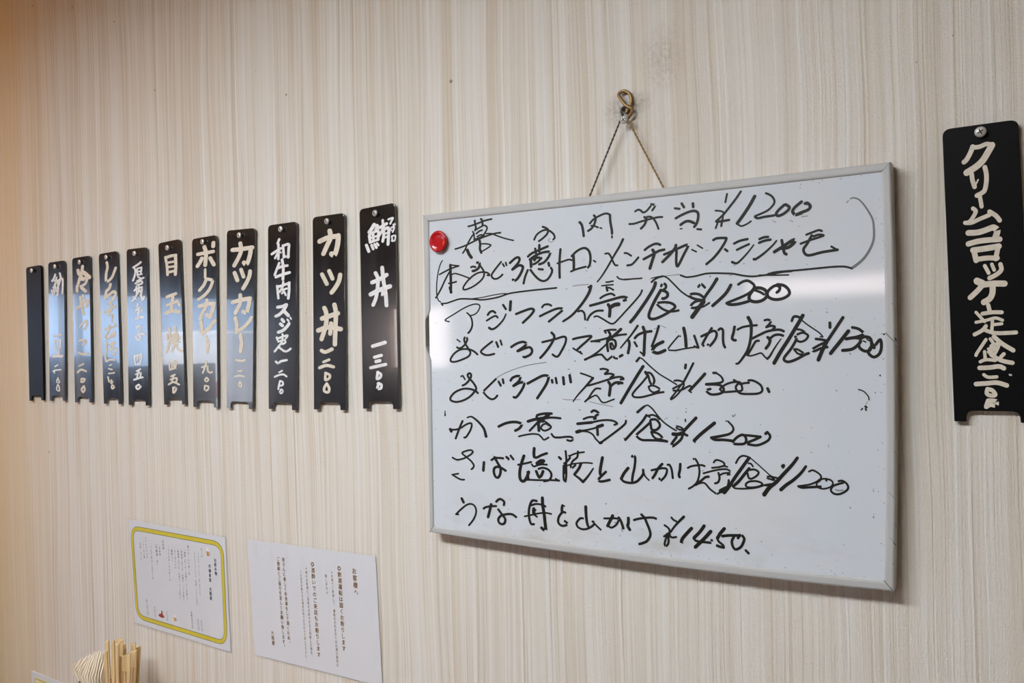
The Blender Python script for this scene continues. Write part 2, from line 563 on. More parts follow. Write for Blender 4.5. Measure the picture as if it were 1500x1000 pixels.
INK = """32 26 100 794 4269 840 4274 908 4286 1011 4309 1090 4324 1179 4331
33 27 100 902 4338 909 4291 921 4239
36 29 100 1006 4350 1028 4321 1030 4261
33 27 100 921 4239 906 4207
28 23 100 900 4203 975 4234 1054 4258 1093 4241 1103 4212 1080 4173 1051 4139
31 25 100 928 4159 974 4187 1019 4197
28 23 100 938 4117 995 4135 1051 4125
26 21 100 866 4193 887 4144 886 4079
31 25 100 564 3979 647 3992 763 4020 902 4064 1061 4106 1218 4133 1316 4136
29 23 100 888 4163 835 4112 775 4033 727 3953 691 3913
25 20 100 1085 4145 1174 4137 1239 4109 1347 4068 1444 4037 1518 4017
26 21 100 903 4087 971 4100 1051 4125
52 42 100 767 3949 794 3891 833 3842
41 33 100 976 4063 985 4006 978 3951 999 3894
25 21 100 1014 4013 1081 4008 1158 3983 1090 3943 1011 3912
21 16 100 334 3835 296 3785 257 3683 229 3550 219 3417 228 3330 251 3281 287 3258
30 24 100 280 3645 377 3680 474 3712 616 3742
27 21 100 475 3764 616 3742
46 36 100 472 3764 472 3650 474 3508 470 3385
30 24 100 455 3670 387 3580 286 3423 204 3321
26 21 100 501 3632 554 3641 659 3611 751 3577 808 3555
32 26 100 438 3512 504 3516 565 3527
47 37 100 454 3452 476 3385
34 27 100 824 3710 858 3717 898 3706
44 36 100 928 3766 962 3759 966 3721 937 3682 879 3658 851 3657
31 25 100 966 3731 1015 3672 1037 3624 1024 3561 954 3500 839 3441 723 3410 683 3422 701 3467 773 3538 866 3598 958 3629 1048 3628 1103 3611 1125 3582 1091 3584
32 27 100 1317 3748 1249 3684 1181 3615 1158 3571 1190 3534 1245 3529 1300 3553 1334 3579
29 25 100 1343 3719 1364 3686
29 25 100 1390 3734 1402 3697
41 34 100 1457 3724 1522 3769 1576 3790 1607 3768 1585 3716 1492 3636
43 36 100 1497 3636 1584 3680 1637 3676 1657 3648 1624 3579 1569 3510 1520 3486 1499 3501
27 23 100 304 3236 388 3237 496 3261 603 3284 696 3285 857 3273 993 3258 1149 3267 1282 3286 1424 3320 1585 3335 1795 3346 1899 3350 2062 3355 2152 3359
18 14 100 811 3280 993 3290 1151 3310 1316 3325 1424 3320
27 22 100 298 3236 322 3211
40 34 100 1740 3789 1798 3825 1912 3860 2036 3896
35 30 100 1851 3883 1860 3820
39 34 100 1914 3922 1912 3843
39 34 100 1765 3748 1838 3787 1952 3822 2044 3828 2074 3813 2042 3754 1980 3697 1907 3676
45 38 100 1780 3738 1783 3653
37 32 100 1820 3682 1877 3704 1940 3753
35 30 100 1806 3753 1910 3764
42 36 100 1837 3734 1869 3784
36 30 100 1730 3612 1685 3521 1662 3442
35 30 100 1771 3614 1832 3539 1902 3478 1963 3457 2025 3475 2077 3533 2096 3584 2079 3620
35 30 100 1896 3615 1957 3606
39 34 100 2045 3684 2054 3648
36 31 100 2225 3845 2213 3759 2204 3629 2204 3486
29 25 100 2176 3670 2250 3687 2340 3706 2383 3695
35 31 100 2385 3746 2449 3797 2527 3830 2585 3829 2631 3787 2648 3710 2637 3626 2612 3589
40 35 100 2409 3753 2412 3658 2410 3573
31 27 100 2370 3554 2453 3579 2579 3600
23 21 100 2690 3669 2718 3650
10 9 100 2390 3368 2477 3376 2612 3377
35 32 59 3093 3897 3050 3821 2965 3703 2879 3576 2793 3464 2735 3404
27 24 100 2851 3741 2893 3742 2924 3706 2954 3638 2981 3594 3013 3588
26 24 100 3111 3730 3147 3723 3196 3691
30 28 100 3288 3663 3243 3617 3198 3584 3144 3579
33 31 100 3374 3747 3423 3779 3493 3806 3536 3807 3570 3792
35 33 100 3358 3638 3464 3683 3551 3721 3619 3731
41 38 100 3474 3739 3494 3697 3471 3626 3434 3523
34 32 100 3618 3675 3695 3698 3805 3737 3897 3765 3909 3744 3861 3661 3792 3539 3771 3533 3764 3589 3771 3700
38 36 100 3764 3772 3755 3741 3694 3674 3595 3589
10 9 100 3040 3416 3086 3413
20 19 100 3095 3413 3202 3411 3326 3412
9 8 100 3629 3422 3706 3425 3806 3427
20 20 100 3957 3705 4009 3677
20 19 100 4023 3751 4083 3711
32 31 100 4213 3794 4253 3810 4331 3807 4362 3793 4305 3697 4216 3596 4127 3528
28 28 100 4344 3679 4371 3657
29 29 100 4450 3735 4516 3760 4600 3772
28 27 100 4480 3662 4538 3686 4614 3714
17 17 180 4667 3702 4605 3628 4527 3550 4473 3512 4423 3529
29 29 100 4732 3761 4780 3776 4825 3776
30 30 100 4727 3720 4787 3738 4850 3744
20 20 167 4915 3727 4867 3675 4777 3600 4686 3543 4667 3544
23 22 100 3814 3419 3872 3395 3921 3392 4003 3399 4101 3417 4197 3419 4338 3408 4439 3396 4538 3371 4644 3355 4742 3359 4853 3367 4963 3382 5071 3386
17 17 100 4720 3365 4853 3356 5034 3348
32 28 100 1971 4154 2021 4132 2051 4103 2030 4053 1967 4005 1910 3975
30 26 100 1839 3999 1876 4057 1949 4099 2021 4110 2081 4087 2130 4044 2144 3999 2123 3979
9 8 100 2123 3979 2118 3953 2087 3947 2048 3972 2074 3996
37 33 100 2507 4160 2535 4127 2552 4057 2560 3984
30 27 100 2650 4133 2698 4175 2765 4206 2849 4231 2895 4228 2927 4211
35 32 100 2927 4207 2930 4123 2946 4030 2949 3980
34 30 100 2709 4225 2731 4193 2716 4127 2676 4071 2624 4042
26 23 100 2668 4102 2715 4093 2761 4072
21 19 100 2789 4065 2812 4055
25 23 100 2948 3950 2948 3930
28 26 100 3262 4218 3302 4234 3337 4218 3362 4195 3406 4207 3460 4258
29 27 100 3469 4281 3516 4260 3480 4207
28 26 100 3182 4074 3245 4072 3342 4091 3456 4109 3552 4119 3603 4116
34 31 100 3379 4137 3404 4110 3377 4047 3332 4007
27 26 100 3414 4137 3457 4133 3499 4100 3532 4041 3553 3982
28 27 100 3761 4202 3819 4189
32 30 100 3846 4248 3873 4202
35 34 100 3981 4233 3984 4194
33 32 100 3771 4085 3847 4117 3938 4144 4003 4145 4039 4117 4038 4055 4016 3994 3991 3965
35 34 100 3828 4004 3886 4034 3936 4034 3988 4009
17 16 100 3822 3957 3843 3957
27 26 100 4027 3935 4072 3927
25 24 100 4381 4297 4360 4207
28 28 100 4536 4306 4480 4232 4401 4142 4329 4065 4249 4003
21 21 100 4244 4124 4299 4114 4334 4095 4329 4049 4319 3981
30 29 100 4257 3995 4336 3999 4398 4004
23 23 100 4264 3979 4243 3926
27 26 100 4320 4012 4307 3944
40 39 100 4689 4235 4631 4140 4553 4034 4490 3957
21 21 100 4490 3949 4535 3922 4596 3939 4642 3965
25 25 100 4812 4255 4849 4236 4885 4202 4902 4155 4883 4113 4816 4060 4688 4017
29 29 100 4688 4009 4718 3991 4792 3999 4895 4004
33 33 100 5007 4107 4948 4061 4918 4020 4939 3995 4997 4012 5049 4051 5056 4079 5021 4109
34 35 100 5185 4120 5120 4072 5091 4031 5105 4001 5126 3988 5183 4007 5253 4029 5275 4063 5248 4099 5223 4098
33 34 100 4971 3726 4983 3654 4995 3591 5016 3573
37 38 100 4890 3608 4961 3647 5040 3694 5092 3720 5113 3714 5091 3680 5039 3645 4974 3637
27 28 100 5005 3670 5066 3700
24 25 100 5229 3765 5304 3789 5355 3802 5387 3790
25 26 100 5303 3741 5354 3754 5403 3741 5336 3721 5269 3705 5168 3674
30 31 100 5283 3752 5235 3669 5196 3611 5216 3557 5266 3544 5383 3566 5538 3580
22 23 100 5478 3619 5534 3580
12 13 243 5673 4098 5701 4105 5748 4087 5794 4036 5847 3946 5884 3858 5893 3757 5888 3657 5855 3567 5799 3479 5735 3420 5675 3378
21 22 100 4815 3371 4912 3388 5128 3392 5338 3400 5503 3405 5607 3399 5671 3378
9 10 100 5636 4061 5656 4080
8 8 100 5140 3975 5199 3987
8 8 100 5182 3960 5249 3964
7 7 100 4880 3948 4914 3927
7 7 100 5058 3935 5092 3918
23 19 100 429 2979 358 3005 515 3080 692 3159 832 3200 923 3201 956 3167 920 3103 862 3064 793 3052
26 21 140 737 3091 793 3043 820 2977 818 2902 787 2847 752 2815
38 31 100 1082 3051 1117 3087 1167 3099 1205 3075
33 27 100 1063 2974 1142 3013 1209 3033 1242 3010
25 21 170 1374 3051 1339 2988 1272 2922 1194 2869 1138 2857 1100 2876
37 31 100 1334 3175 1375 3118
46 39 100 1454 3215 1442 3102
40 34 100 1535 3047 1663 3085 1768 3108 1809 3084 1755 3020 1638 2930
32 28 100 1934 3119 1965 3149 2026 3155 2071 3136
36 32 100 1900 3006 2013 3050 2135 3090 2215 3095 2235 3073 2154 3015 2031 2933
46 41 71 2644 3354 2619 3279 2549 3180 2450 3073 2351 2991 2241 2930
30 27 100 2611 3343 2649 3354
23 21 100 2856 3393 2884 3392 2949 3400
21 19 100 2795 3350 2874 3355 2948 3356
33 30 100 2859 3330 2868 3288
25 23 100 2864 3322 2901 3320 2951 3292
31 28 100 2772 3200 2834 3231 2917 3248 2963 3225
37 34 100 2629 3113 2757 3138 2916 3173 3053 3200 3116 3193 3134 3171 3088 3157
44 40 100 2877 3116 2899 3065 2890 2973
56 51 100 2904 3081 2960 3108 3015 3114
30 27 100 2459 3047 2508 3054 2545 3019 2555 2942
32 29 100 2586 2936 2621 2990 2679 3031 2736 3046 2801 3045
25 23 100 2682 2972 2725 2979 2799 2942 2890 2889 2945 2884 3011 2936 3122 3040 3222 3135 3304 3221 3327 3269
44 41 100 3499 3349 3481 3293 3409 3183 3318 3065 3227 2954 3168 2894
27 26 100 3452 3360 3491 3390 3544 3411 3595 3420
21 20 100 3612 3419 3662 3388 3737 3312 3810 3236 3875 3186 3932 3151
33 31 100 3571 3305 3593 3336 3627 3318 3630 3286 3604 3263
38 36 100 3566 3257 3608 3247 3646 3221 3645 3181 3606 3158 3585 3159
42 40 68 3566 3257 3503 3163 3440 3052 3408 2972 3420 2931 3472 2921 3559 2947 3662 2996 3730 3041 3731 3073 3681 3103 3605 3114 3528 3109 3519 3089 3578 3039 3645 3008 3713 3002 3780 3011
22 20 100 3005 3451 3032 3425 3104 3408 3193 3411 3326 3412
14 13 100 3449 3404 3535 3420 3595 3420
31 30 100 4025 3273 4058 3302 4101 3261
42 40 78 4243 3350 4185 3264 4103 3159 4078 3106
33 32 100 4079 3153 4031 3186 3966 3197 3925 3187 3932 3159 3989 3133 4070 3118
33 32 100 4062 3114 3997 3109 3947 3080 3930 3049 3962 3032 4020 3045 4077 3082 4090 3121
53 51 100 4081 3098 4011 3014 3944 2930
24 23 100 4019 3038 4076 3043 4149 3083
39 38 100 4402 3272 4333 3172 4189 3050
31 31 100 4487 3275 4537 3303 4590 3311 4635 3286 4665 3246 4626 3188 4534 3139 4362 3078
35 35 100 4351 3071 4393 3054 4486 3057 4601 3083
37 37 100 4656 3209 4610 3151 4609 3098 4669 3073 4744 3084 4796 3127 4790 3187 4739 3220 4672 3227
29 29 100 4671 3201 4731 3175 4767 3151
33 34 100 4907 3166 4933 3187 4938 3224 4894 3241 4835 3207 4805 3164 4818 3118 4884 3089 4971 3097 5037 3138 5031 3190 4982 3237 4916 3251
24 19 100 557 2729 609 2696
34 28 100 554 2621 595 2606 654 2629 702 2671 732 2726 710 2760 680 2737 696 2671 757 2586 779 2539 743 2492 649 2455 531 2423 454 2423 437 2456 499 2532 594 2583 688 2596 780 2585 848 2557 898 2519
35 29 100 1144 2692 1042 2629 956 2560 1006 2518 1084 2509 1173 2526
37 31 100 1210 2681 1239 2617
32 27 100 1277 2703 1297 2644
41 34 100 1448 2614 1535 2658 1631 2679 1683 2656 1651 2621 1543 2559
40 34 100 1554 2559 1660 2594 1734 2606 1769 2566 1742 2513 1657 2478 1636 2482
12 10 100 1208 2206 1297 2252 1450 2307 1612 2353 1770 2384 1976 2410
34 30 100 1927 2670 2034 2690 2136 2711 2236 2735 2275 2717 2263 2648 2212 2562 2160 2492 2120 2484 2075 2510
39 34 100 2067 2790 2106 2746 2085 2685 2022 2599 1949 2520 1891 2468
35 31 100 2378 2702 2480 2721 2634 2735 2575 2677 2497 2619 2428 2564
26 23 100 2375 2586 2437 2551 2499 2516
22 19 100 2494 2516 2476 2546
29 26 100 2818 2795 2888 2806 2971 2805
27 25 100 2818 2795 2836 2769
41 38 100 3039 2810 2970 2754 2895 2697
36 32 100 2874 2789 2896 2739 2858 2689 2851 2622 2859 2547
29 27 100 2632 2668 2746 2683 2858 2706 2997 2737 3106 2747
19 17 100 2632 2668 2754 2661
21 19 170 2895 2697 2838 2631 2723 2539 2627 2481 2540 2443
29 27 100 2550 2447 2665 2489 2760 2505 2797 2480 2842 2438 2889 2463 2926 2487 2944 2462 2981 2454
37 34 100 3018 2479 3050 2495
33 30 100 2893 2638 2901 2580 2938 2575 2966 2612 2958 2671 2913 2688 2876 2680
27 25 100 2912 2646 2934 2604
30 28 67 3260 2846 3177 2741 3094 2652 3029 2582
37 34 100 3140 2668 3148 2618 3127 2519
36 33 100 3221 2699 3266 2739 3346 2766 3434 2776
40 37 100 3330 2828 3351 2762 3344 2656 3336 2534 3331 2493
24 22 100 3331 2493 3288 2530
30 28 100 3215 2650 3245 2600
33 31 100 3530 2835 3493 2727 3438 2598
43 40 100 3577 2648 3499 2613 3451 2565 3454 2533 3514 2516 3601 2547
21 20 100 3794 2709 3773 2713 3704 2642 3644 2571 3652 2551 3736 2546 3845 2565 3985 2583
41 39 100 3838 2803 3856 2703 3862 2592
29 28 100 3963 2713 3986 2646 4009 2575
22 21 100 3961 2595 3989 2575
8 7 100 3469 2800 3504 2815
8 7 100 3556 2842 3619 2812
31 30 100 4048 2704 4126 2737 4190 2763 4225 2743 4220 2689 4179 2627 4138 2589 4123 2608
31 30 100 4171 2794 4142 2752 4101 2691 4059 2613 4070 2597
30 30 100 4250 2773 4278 2788 4301 2764 4299 2679 4305 2610 4320 2575
33 33 100 4434 2803 4421 2738 4404 2681 4416 2658 4442 2652
27 27 100 4468 2772 4526 2797 4603 2810 4682 2814
40 40 61 4589 2902 4618 2840 4620 2749 4607 2643 4574 2538 4519 2454 4472 2397 4445 2390
27 27 100 4769 2866 4806 2872 4835 2853 4816 2819 4786 2790 4834 2804 4878 2792 4855 2766
28 29 100 4630 2669 4698 2702 4788 2742 4877 2758 4935 2757 4971 2741
33 34 100 4798 2678 4824 2655 4811 2603 4777 2558
28 29 100 4812 2655 4869 2699 4927 2705 4963 2693
27 27 100 4701 2642 4667 2635 4628 2575 4573 2484
19 19 100 4573 2481 4611 2477 4664 2491 4724 2506 4760 2468 4793 2438
30 30 44 4790 2445 4820 2475 4873 2564 4941 2660
41 42 100 5175 2905 5113 2801 5016 2644 4935 2521 4862 2396
29 30 100 5059 2851 5081 2895 5124 2893 5149 2879
15 16 100 5157 2861 5207 2816 5273 2766 5339 2717 5375 2672
13 14 100 5375 2672 5346 2673
23 24 100 5112 2759 5155 2751 5188 2729
25 26 100 5115 2704 5163 2721 5200 2711 5225 2684 5195 2641 5144 2624 5097 2643
31 32 100 5094 2678 5102 2651 5048 2555 4973 2458 4976 2422 5019 2409 5097 2435 5183 2483 5226 2500
23 24 100 5078 2546 5116 2541 5175 2501 5166 2488 5116 2497 5078 2541
31 33 100 5448 2818 5448 2770
33 35 100 5578 2870 5503 2756 5436 2654 5385 2577
28 29 100 5304 2652 5370 2642 5411 2624 5336 2586 5269 2544 5285 2522 5352 2551 5418 2564
41 43 100 5411 2620 5368 2534 5325 2430
28 29 100 5368 2517 5334 2465
38 41 100 5628 2727 5550 2626 5483 2541 5450 2498
29 31 100 5668 2765 5720 2751 5758 2724 5774 2694 5710 2666 5602 2647
32 35 100 5606 2647 5694 2658 5749 2640 5724 2589 5660 2539 5568 2527
30 32 100 5741 2640 5781 2665 5835 2651 5850 2588 5833 2529 5786 2517 5739 2547 5724 2589
14 15 100 5772 2623 5795 2610
14 15 100 5804 2643 5827 2622
30 32 100 5857 2579 5817 2512 5840 2470 5878 2457 5925 2495 5942 2570 5931 2633 5888 2583
35 38 100 5850 2596 5872 2554
9 10 100 5635 2501 5647 2484
14 15 100 6006 2739 6050 2676 6080 2626
14 15 100 5963 2688 5972 2686
12 13 100 5921 2269 5926 2264
29 23 100 613 2215 625 2234 648 2220 676 2178
37 30 100 633 2093 697 2122 769 2193 782 2244 754 2263 724 2239 746 2197 813 2137 862 2063 838 2016 750 1940 633 1886 515 1864 426 1885 428 1933 507 2001 637 2046 753 2048 844 2026 889 1994
35 29 100 1191 2189 1072 2094 992 2028 985 2005 1046 1946 1112 1915 1168 1930 1207 1966
37 31 100 1234 2151 1266 2101
37 31 100 1301 2184 1310 2134
41 35 100 1425 2171 1459 2208 1534 2231 1576 2218 1554 2164 1466 2100
41 35 100 1472 2100 1553 2137 1622 2147 1632 2111 1582 2029 1510 1952 1468 1951
19 15 100 320 1730 316 1668
27 22 100 319 1687 318 1668
42 36 100 1690 2134 1796 2184 1910 2234 1982 2239 2007 2212 1969 2124 1895 2026 1831 1945
39 34 100 2057 2182 2063 2152
36 32 100 2113 2209 2126 2144
40 35 100 2223 2219 2230 2132
40 35 100 2317 2245 2330 2159
26 23 100 2474 2272 2536 2255 2621 2226
39 35 44 2644 2213 2591 2158 2512 2080 2423 1993 2358 1914
29 27 100 2561 2119 2599 2124 2714 2155 2845 2194 2957 2225 3030 2229 3061 2205 3020 2200
29 27 100 2751 2324 2802 2328 2857 2308 2810 2265 2875 2270 2930 2254 2883 2220
42 38 100 2859 2165 2881 2119 2864 2002
37 34 100 2890 2119 2946 2158 3010 2163 3042 2155
21 19 100 2982 2141 3028 2150
28 25 100 2745 2082 2684 2083 2635 2039 2576 1962 2527 1918
23 21 100 2527 1918 2595 1962 2672 1998 2709 1981 2755 1923 2801 1912 2867 1934 2927 1957
8 7 100 2210 1940 2304 1934 2460 1942
7 7 100 2585 1919 2726 1893 2911 1864
11 10 100 2438 1813 2457 1809
32 30 100 3237 2420 3273 2461
20 18 100 3273 2461 3312 2448 3407 2362 3517 2273 3627 2210 3735 2147
42 39 100 3319 2358 3246 2256 3144 2106 3018 1913
40 37 100 3348 2289 3378 2248
28 26 100 3378 2248 3297 2158 3206 2066 3173 2016 3204 1988 3293 1990 3399 2016 3495 2043 3572 2056
30 28 100 3357 2281 3405 2281 3443 2241 3459 2184 3432 2139 3402 2175 3386 2240
25 24 100 3384 2118 3400 2077 3443 2050 3495 2063 3526 2088 3479 2119 3427 2131 3384 2118
34 32 100 3853 2378 3846 2339
28 27 100 3944 2394 3888 2291 3824 2180
26 25 100 3711 2191 3761 2195 3823 2172 3794 2148 3692 2098 3708 2075 3792 2084 3893 2133 3917 2110
23 22 100 3823 2172 3818 2124 3741 2027 3672 1974 3664 1986 3725 2059 3802 2156
37 36 100 4079 2273 4009 2198 3900 2086
22 21 100 3883 2078 3912 2058
31 30 100 4180 2285 4211 2285
21 21 158 4211 2285 4266 2247 4289 2200 4264 2177 4209 2165 4093 2155
31 30 100 4093 2152 4201 2153 4264 2142 4294 2108 4286 2069 4230 2045 4150 2039 4103 2066 4099 2089 4140 2101
26 26 100 4251 2099 4271 2123 4335 2162 4413 2183 4482 2180 4504 2126 4496 2088 4419 2079 4294 2069 4259 2092
27 27 100 4414 2206 4459 2172 4435 2133 4442 2095 4487 2057 4587 2052 4685 2061 4727 2092 4716 2145 4672 2182 4620 2204 4578 2203
26 26 100 4482 2160 4536 2173 4582 2177
33 34 100 4786 2116 4801 2082
51 41 100 403 1480 420 1452
34 28 100 403 1475 503 1480 587 1507 681 1558 751 1579 774 1557 748 1481 676 1388 641 1377
37 30 100 619 1603 563 1501 494 1356
26 21 190 701 1653 765 1669 833 1639 911 1581 977 1509 1008 1409
44 37 100 1218 1552 1323 1597 1432 1620 1528 1619 1581 1594 1547 1543 1482 1509
32 26 100 433 1087 503 1062 598 1078 668 1106 751 1153 781 1192 729 1208 600 1163 668 1111 748 1059 792 1006 780 968 751 947
46 38 100 964 1055 950 947
30 25 100 1083 1095 1156 1132 1277 1125
38 31 100 1145 1135 1188 1060 1219 1007
34 29 100 1327 1151 1364 1122
34 29 100 1398 1174 1440 1127
39 34 100 1814 1701 1835 1728 1939 1749 2040 1752
47 40 100 1682 1638 1771 1664 1886 1686 1978 1698
34 30 100 1978 1698 2079 1701 2169 1696
53 46 100 2000 1742 1906 1673 1843 1635
35 30 100 1843 1644 1705 1518
47 40 100 1838 1644 1845 1525
30 26 100 1905 1638 1936 1648 2026 1585 1984 1544 1923 1528 1877 1557 1904 1602 1956 1618 1996 1597
28 24 100 1534 1434 1598 1451 1725 1475 1829 1475 1879 1442 1919 1409 1987 1443
31 28 100 2033 1489 2073 1451 2153 1451 2253 1464 2322 1463 2345 1439 2311 1415 2261 1422
36 33 100 2615 1792 2648 1810 2695 1795 2709 1770 2670 1743
30 27 100 2502 1699 2570 1723 2637 1729 2674 1714 2646 1704
41 37 100 2414 1636 2511 1648 2616 1661
29 27 100 2616 1661 2721 1686 2833 1698 2916 1689 2961 1661 2924 1643
51 45 100 2401 1532 2450 1547
28 25 100 2431 1546 2547 1564 2662 1594 2719 1614
47 42 100 2691 1608 2762 1632
38 35 100 2690 1600 2693 1511
26 23 100 2450 1543 2547 1543 2622 1512 2668 1455 2723 1407
31 28 100 2723 1407 2828 1480 2941 1560 3024 1622 3071 1666 3080 1699
43 38 100 2723 1411 2742 1416
38 35 79 3235 1808 3290 1854 3325 1880
21 20 100 3325 1880 3370 1894 3430 1850 3488 1779 3564 1701 3656 1640 3719 1607
34 32 100 3349 1775 3286 1690 3176 1579 3066 1466
14 13 100 3048 1486 3075 1467
24 22 100 3345 1778 3392 1752
25 24 100 3375 1771 3428 1781 3479 1763 3509 1735
34 31 100 3391 1686 3301 1609 3220 1540 3219 1515 3281 1477 3386 1478 3499 1480 3601 1475
33 31 100 3400 1687 3403 1646 3415 1606 3467 1604 3511 1642 3512 1683 3470 1726 3409 1724 3395 1699
31 29 100 3406 1577 3431 1525 3482 1495 3542 1506 3526 1538 3475 1568 3410 1577
35 33 100 3516 1489 3601 1475
19 18 100 3834 1743 3834 1719
39 38 100 3962 1764 3899 1698 3828 1624
25 23 100 3811 1619 3757 1621 3715 1647 3724 1659 3774 1649 3823 1616
47 45 100 3680 1565 3739 1564 3806 1587
34 32 100 3797 1579 3851 1557
34 33 100 3797 1559 3771 1502 3677 1425 3660 1448 3721 1531
32 31 100 3823 1616 3797 1567
42 41 100 4179 1713 4093 1643 4003 1568 3936 1502
22 21 100 3932 1510 3944 1483
14 14 100 4310 1741 4341 1742
21 21 167 4341 1735 4387 1686 4394 1641 4354 1600 4267 1573 4139 1544
34 33 100 4143 1540 4187 1523 4282 1527 4383 1521
31 31 100 4391 1518 4438 1566 4497 1595 4531 1570 4537 1525 4506 1493 4406 1488 4391 1510
29 29 100 4501 1592 4592 1589 4697 1582
31 31 100 4697 1582 4629 1545 4552 1511
29 29 100 4560 1492 4650 1485 4726 1512 4786 1553 4802 1599 4773 1635
34 34 100 4754 1619 4773 1635
12 12 100 4390 1810 4397 1794 4421 1818
9 9 100 3845 1867 3850 1867
13 13 100 3843 1831 3844 1823
30 24 100 420 848 527 870
32 26 100 420 848 496 815 566 792 624 794
48 41 100 1607 1182 1567 1085 1538 984 1535 894 1561 851 1603 854 1647 911 1675 976
44 36 100 964 1055 950 942
38 31 100 1089 1095 1156 1127 1277 1130
43 35 100 1140 1135 1188 1060 1230 999 1228 926 1193 868 1149 874 1123 927 1130 983 1175 1009 1241 1000 1311 968
37 31 100 1332 1152 1364 1131
37 31 100 1403 1165 1440 1127
34 28 100 1513 1059 1598 1078 1715 1108
47 40 100 1767 1290 1760 1223 1764 1178
40 34 100 1764 1178 1800 1172 1873 1207 1956 1237
58 50 100 1808 1097 1861 1131 1902 1134
30 26 100 1725 1078 1755 1053 1818 1075 1880 1088 1952 1089
51 44 100 1813 1093 1891 1120
35 30 100 1827 1027 1889 1045 1961 1032 2010 991 2014 939 1977 892 1905 873
45 38 100 1790 993 1814 942 1834 917
44 38 100 1893 1001 1866 945 1834 917
30 26 100 1640 870 1688 874 1834 881 1998 894 2129 899
27 24 100 2079 917 2129 895
33 28 100 1654 974 1672 877
38 34 100 2136 1197 2161 1177
31 28 100 2233 1281 2241 1199 2238 1095 2235 973 2218 893 2195 935 2199 1092
45 39 100 2213 1093 2211 1006
26 23 100 2286 1219 2346 1249 2424 1271 2497 1284
34 29 100 2286 1224 2295 1202 2245 1147 2209 1123
31 27 100 2410 1287 2403 1226 2383 1199 2334 1162 2302 1099 2321 1074 2371 1112
24 21 100 2243 1095 2323 1122 2440 1143 2537 1153 2608 1150
40 35 100 2450 1139 2419 1073 2354 995
29 25 154 2349 990 2416 952 2473 909
39 35 56 2473 909 2532 969 2582 1033 2621 1087
43 38 100 2752 1231 2731 1145 2715 1059 2718 1021
36 33 100 2794 1057 2732 1001 2689 951 2721 933 2787 946 2843 963
34 32 100 3151 1268 3169 1282 3191 1250 3179 1142 3155 1049 3144 978
41 38 100 3094 1124 3038 1057 3000 988
34 32 100 3000 988 3035 957 3116 947 3197 966 3252 1016 3289 1068 3290 1117
22 20 100 3290 1109 3314 1045 3362 999
29 27 100 3399 1120 3482 1143 3560 1156 3594 1138 3575 1072 3522 1012 3501 1006 3497 1030
35 33 100 3535 1203 3482 1147 3446 1079 3410 1028
29 27 100 3604 1199 3629 1197 3653 1142 3664 1047
34 33 100 3760 1218 3754 1150 3740 1093 3748 1065
26 25 100 3851 1180 3897 1203 3971 1218 4020 1223 4052 1214
26 25 100 3923 1288 3944 1289 3975 1236 3990 1166 3984 1095 3958 1022 3908 970 3858 939
23 23 100 4161 1264 4190 1293 4245 1285 4284 1260 4275 1233 4212 1213 4140 1200
21 21 100 4212 1209 4275 1229 4318 1224
23 23 100 4038 1130 4131 1161 4227 1187 4306 1196 4345 1180
27 26 100 4214 1147 4225 1090 4208 1042 4172 1025
23 23 100 4226 1121 4274 1147 4344 1157 4352 1145 4320 1135
31 30 100 4097 1096 4057 1085 4007 1042 3941 989
24 23 100 3941 989 4007 1018 4055 1014 4110 956 4173 914 4197 908 4261 953
54 53 100 4238 943 4301 979
39 38 100 4560 1332 4477 1216 4398 1103 4325 989 4277 927
27 26 100 4331 1074 4322 1020 4285 939
23 22 100 4417 1273 4449 1329 4488 1358 4534 1357 4579 1341
15 15 100 4579 1341 4646 1288 4720 1225 4800 1156
21 21 100 4559 1279 4585 1277 4607 1248
35 35 100 4565 1222 4506 1149 4443 1068 4380 1009
21 21 100 4380 1009 4403 988 4503 992 4618 1009 4693 1035 4727 1052
24 24 100 4569 1207 4622 1215 4667 1191 4651 1152 4597 1114 4559 1115 4545 1167
24 24 100 4527 1052 4566 1077 4642 1087 4701 1069 4693 1042 4625 1018 4549 1011 4523 1028 4527 1052
22 22 100 4828 1113 4762 1130 4763 1146 4807 1149 4873 1139
25 25 100 4800 1156 4836 1121
29 29 100 4742 1050 4805 1066
33 34 145 5087 1373 5028 1291 4932 1181 4857 1093 4782 1027 4725 947
33 34 100 4927 1273 4941 1282 4934 1263
29 30 139 5174 1286 5119 1209 5039 1129 4966 1072 4907 1015
21 21 100 5205 1234 5240 1251 5282 1236 5323 1202 5322 1166 5272 1126 5202 1094 5088 1068
27 28 100 5092 1067 5131 1056 5208 1066 5320 1082
19 20 100 5322 1159 5349 1168 5377 1170
27 28 100 5315 1151 5286 1127
19 20 100 5377 1170 5425 1159 5445 1132 5430 1095 5382 1069 5334 1061 5292 1076 5279 1119 5301 1150
23 25 100 5377 1166 5380 1152
23 24 100 5546 1140 5492 1121 5444 1096 5423 1051 5456 1018 5510 1019 5572 1056 5596 1094 5580 1136 5540 1161 5503 1155
11 11 100 5471 1062 5498 1056 5545 1063
48 39 100 576 528 604 479
32 26 100 469 300 554 375 661 451 743 468 799 436 814 363 771 265 688 171
32 26 100 469 300 511 304
38 31 100 941 426 981 449 1071 469 1144 478
46 38 100 1066 494 1048 432 1011 317
40 33 100 1151 539 1196 575 1240 574 1278 546 1271 504
40 33 100 1181 436 1245 369 1288 318 1275 262 1231 244 1188 262 1178 307 1223 357 1311 385 1398 393 1462 364
38 32 100 1785 606 1722 605 1684 547 1661 447 1669 358 1693 298 1735 298
33 28 100 1700 540 1773 565 1866 565 1917 547
49 42 100 1874 654 1876 557 1894 452 1906 330 1914 242 1889 239 1853 262
52 44 100 1740 499 1739 454
31 26 100 1766 484 1730 489 1728 436 1749 420 1785 401
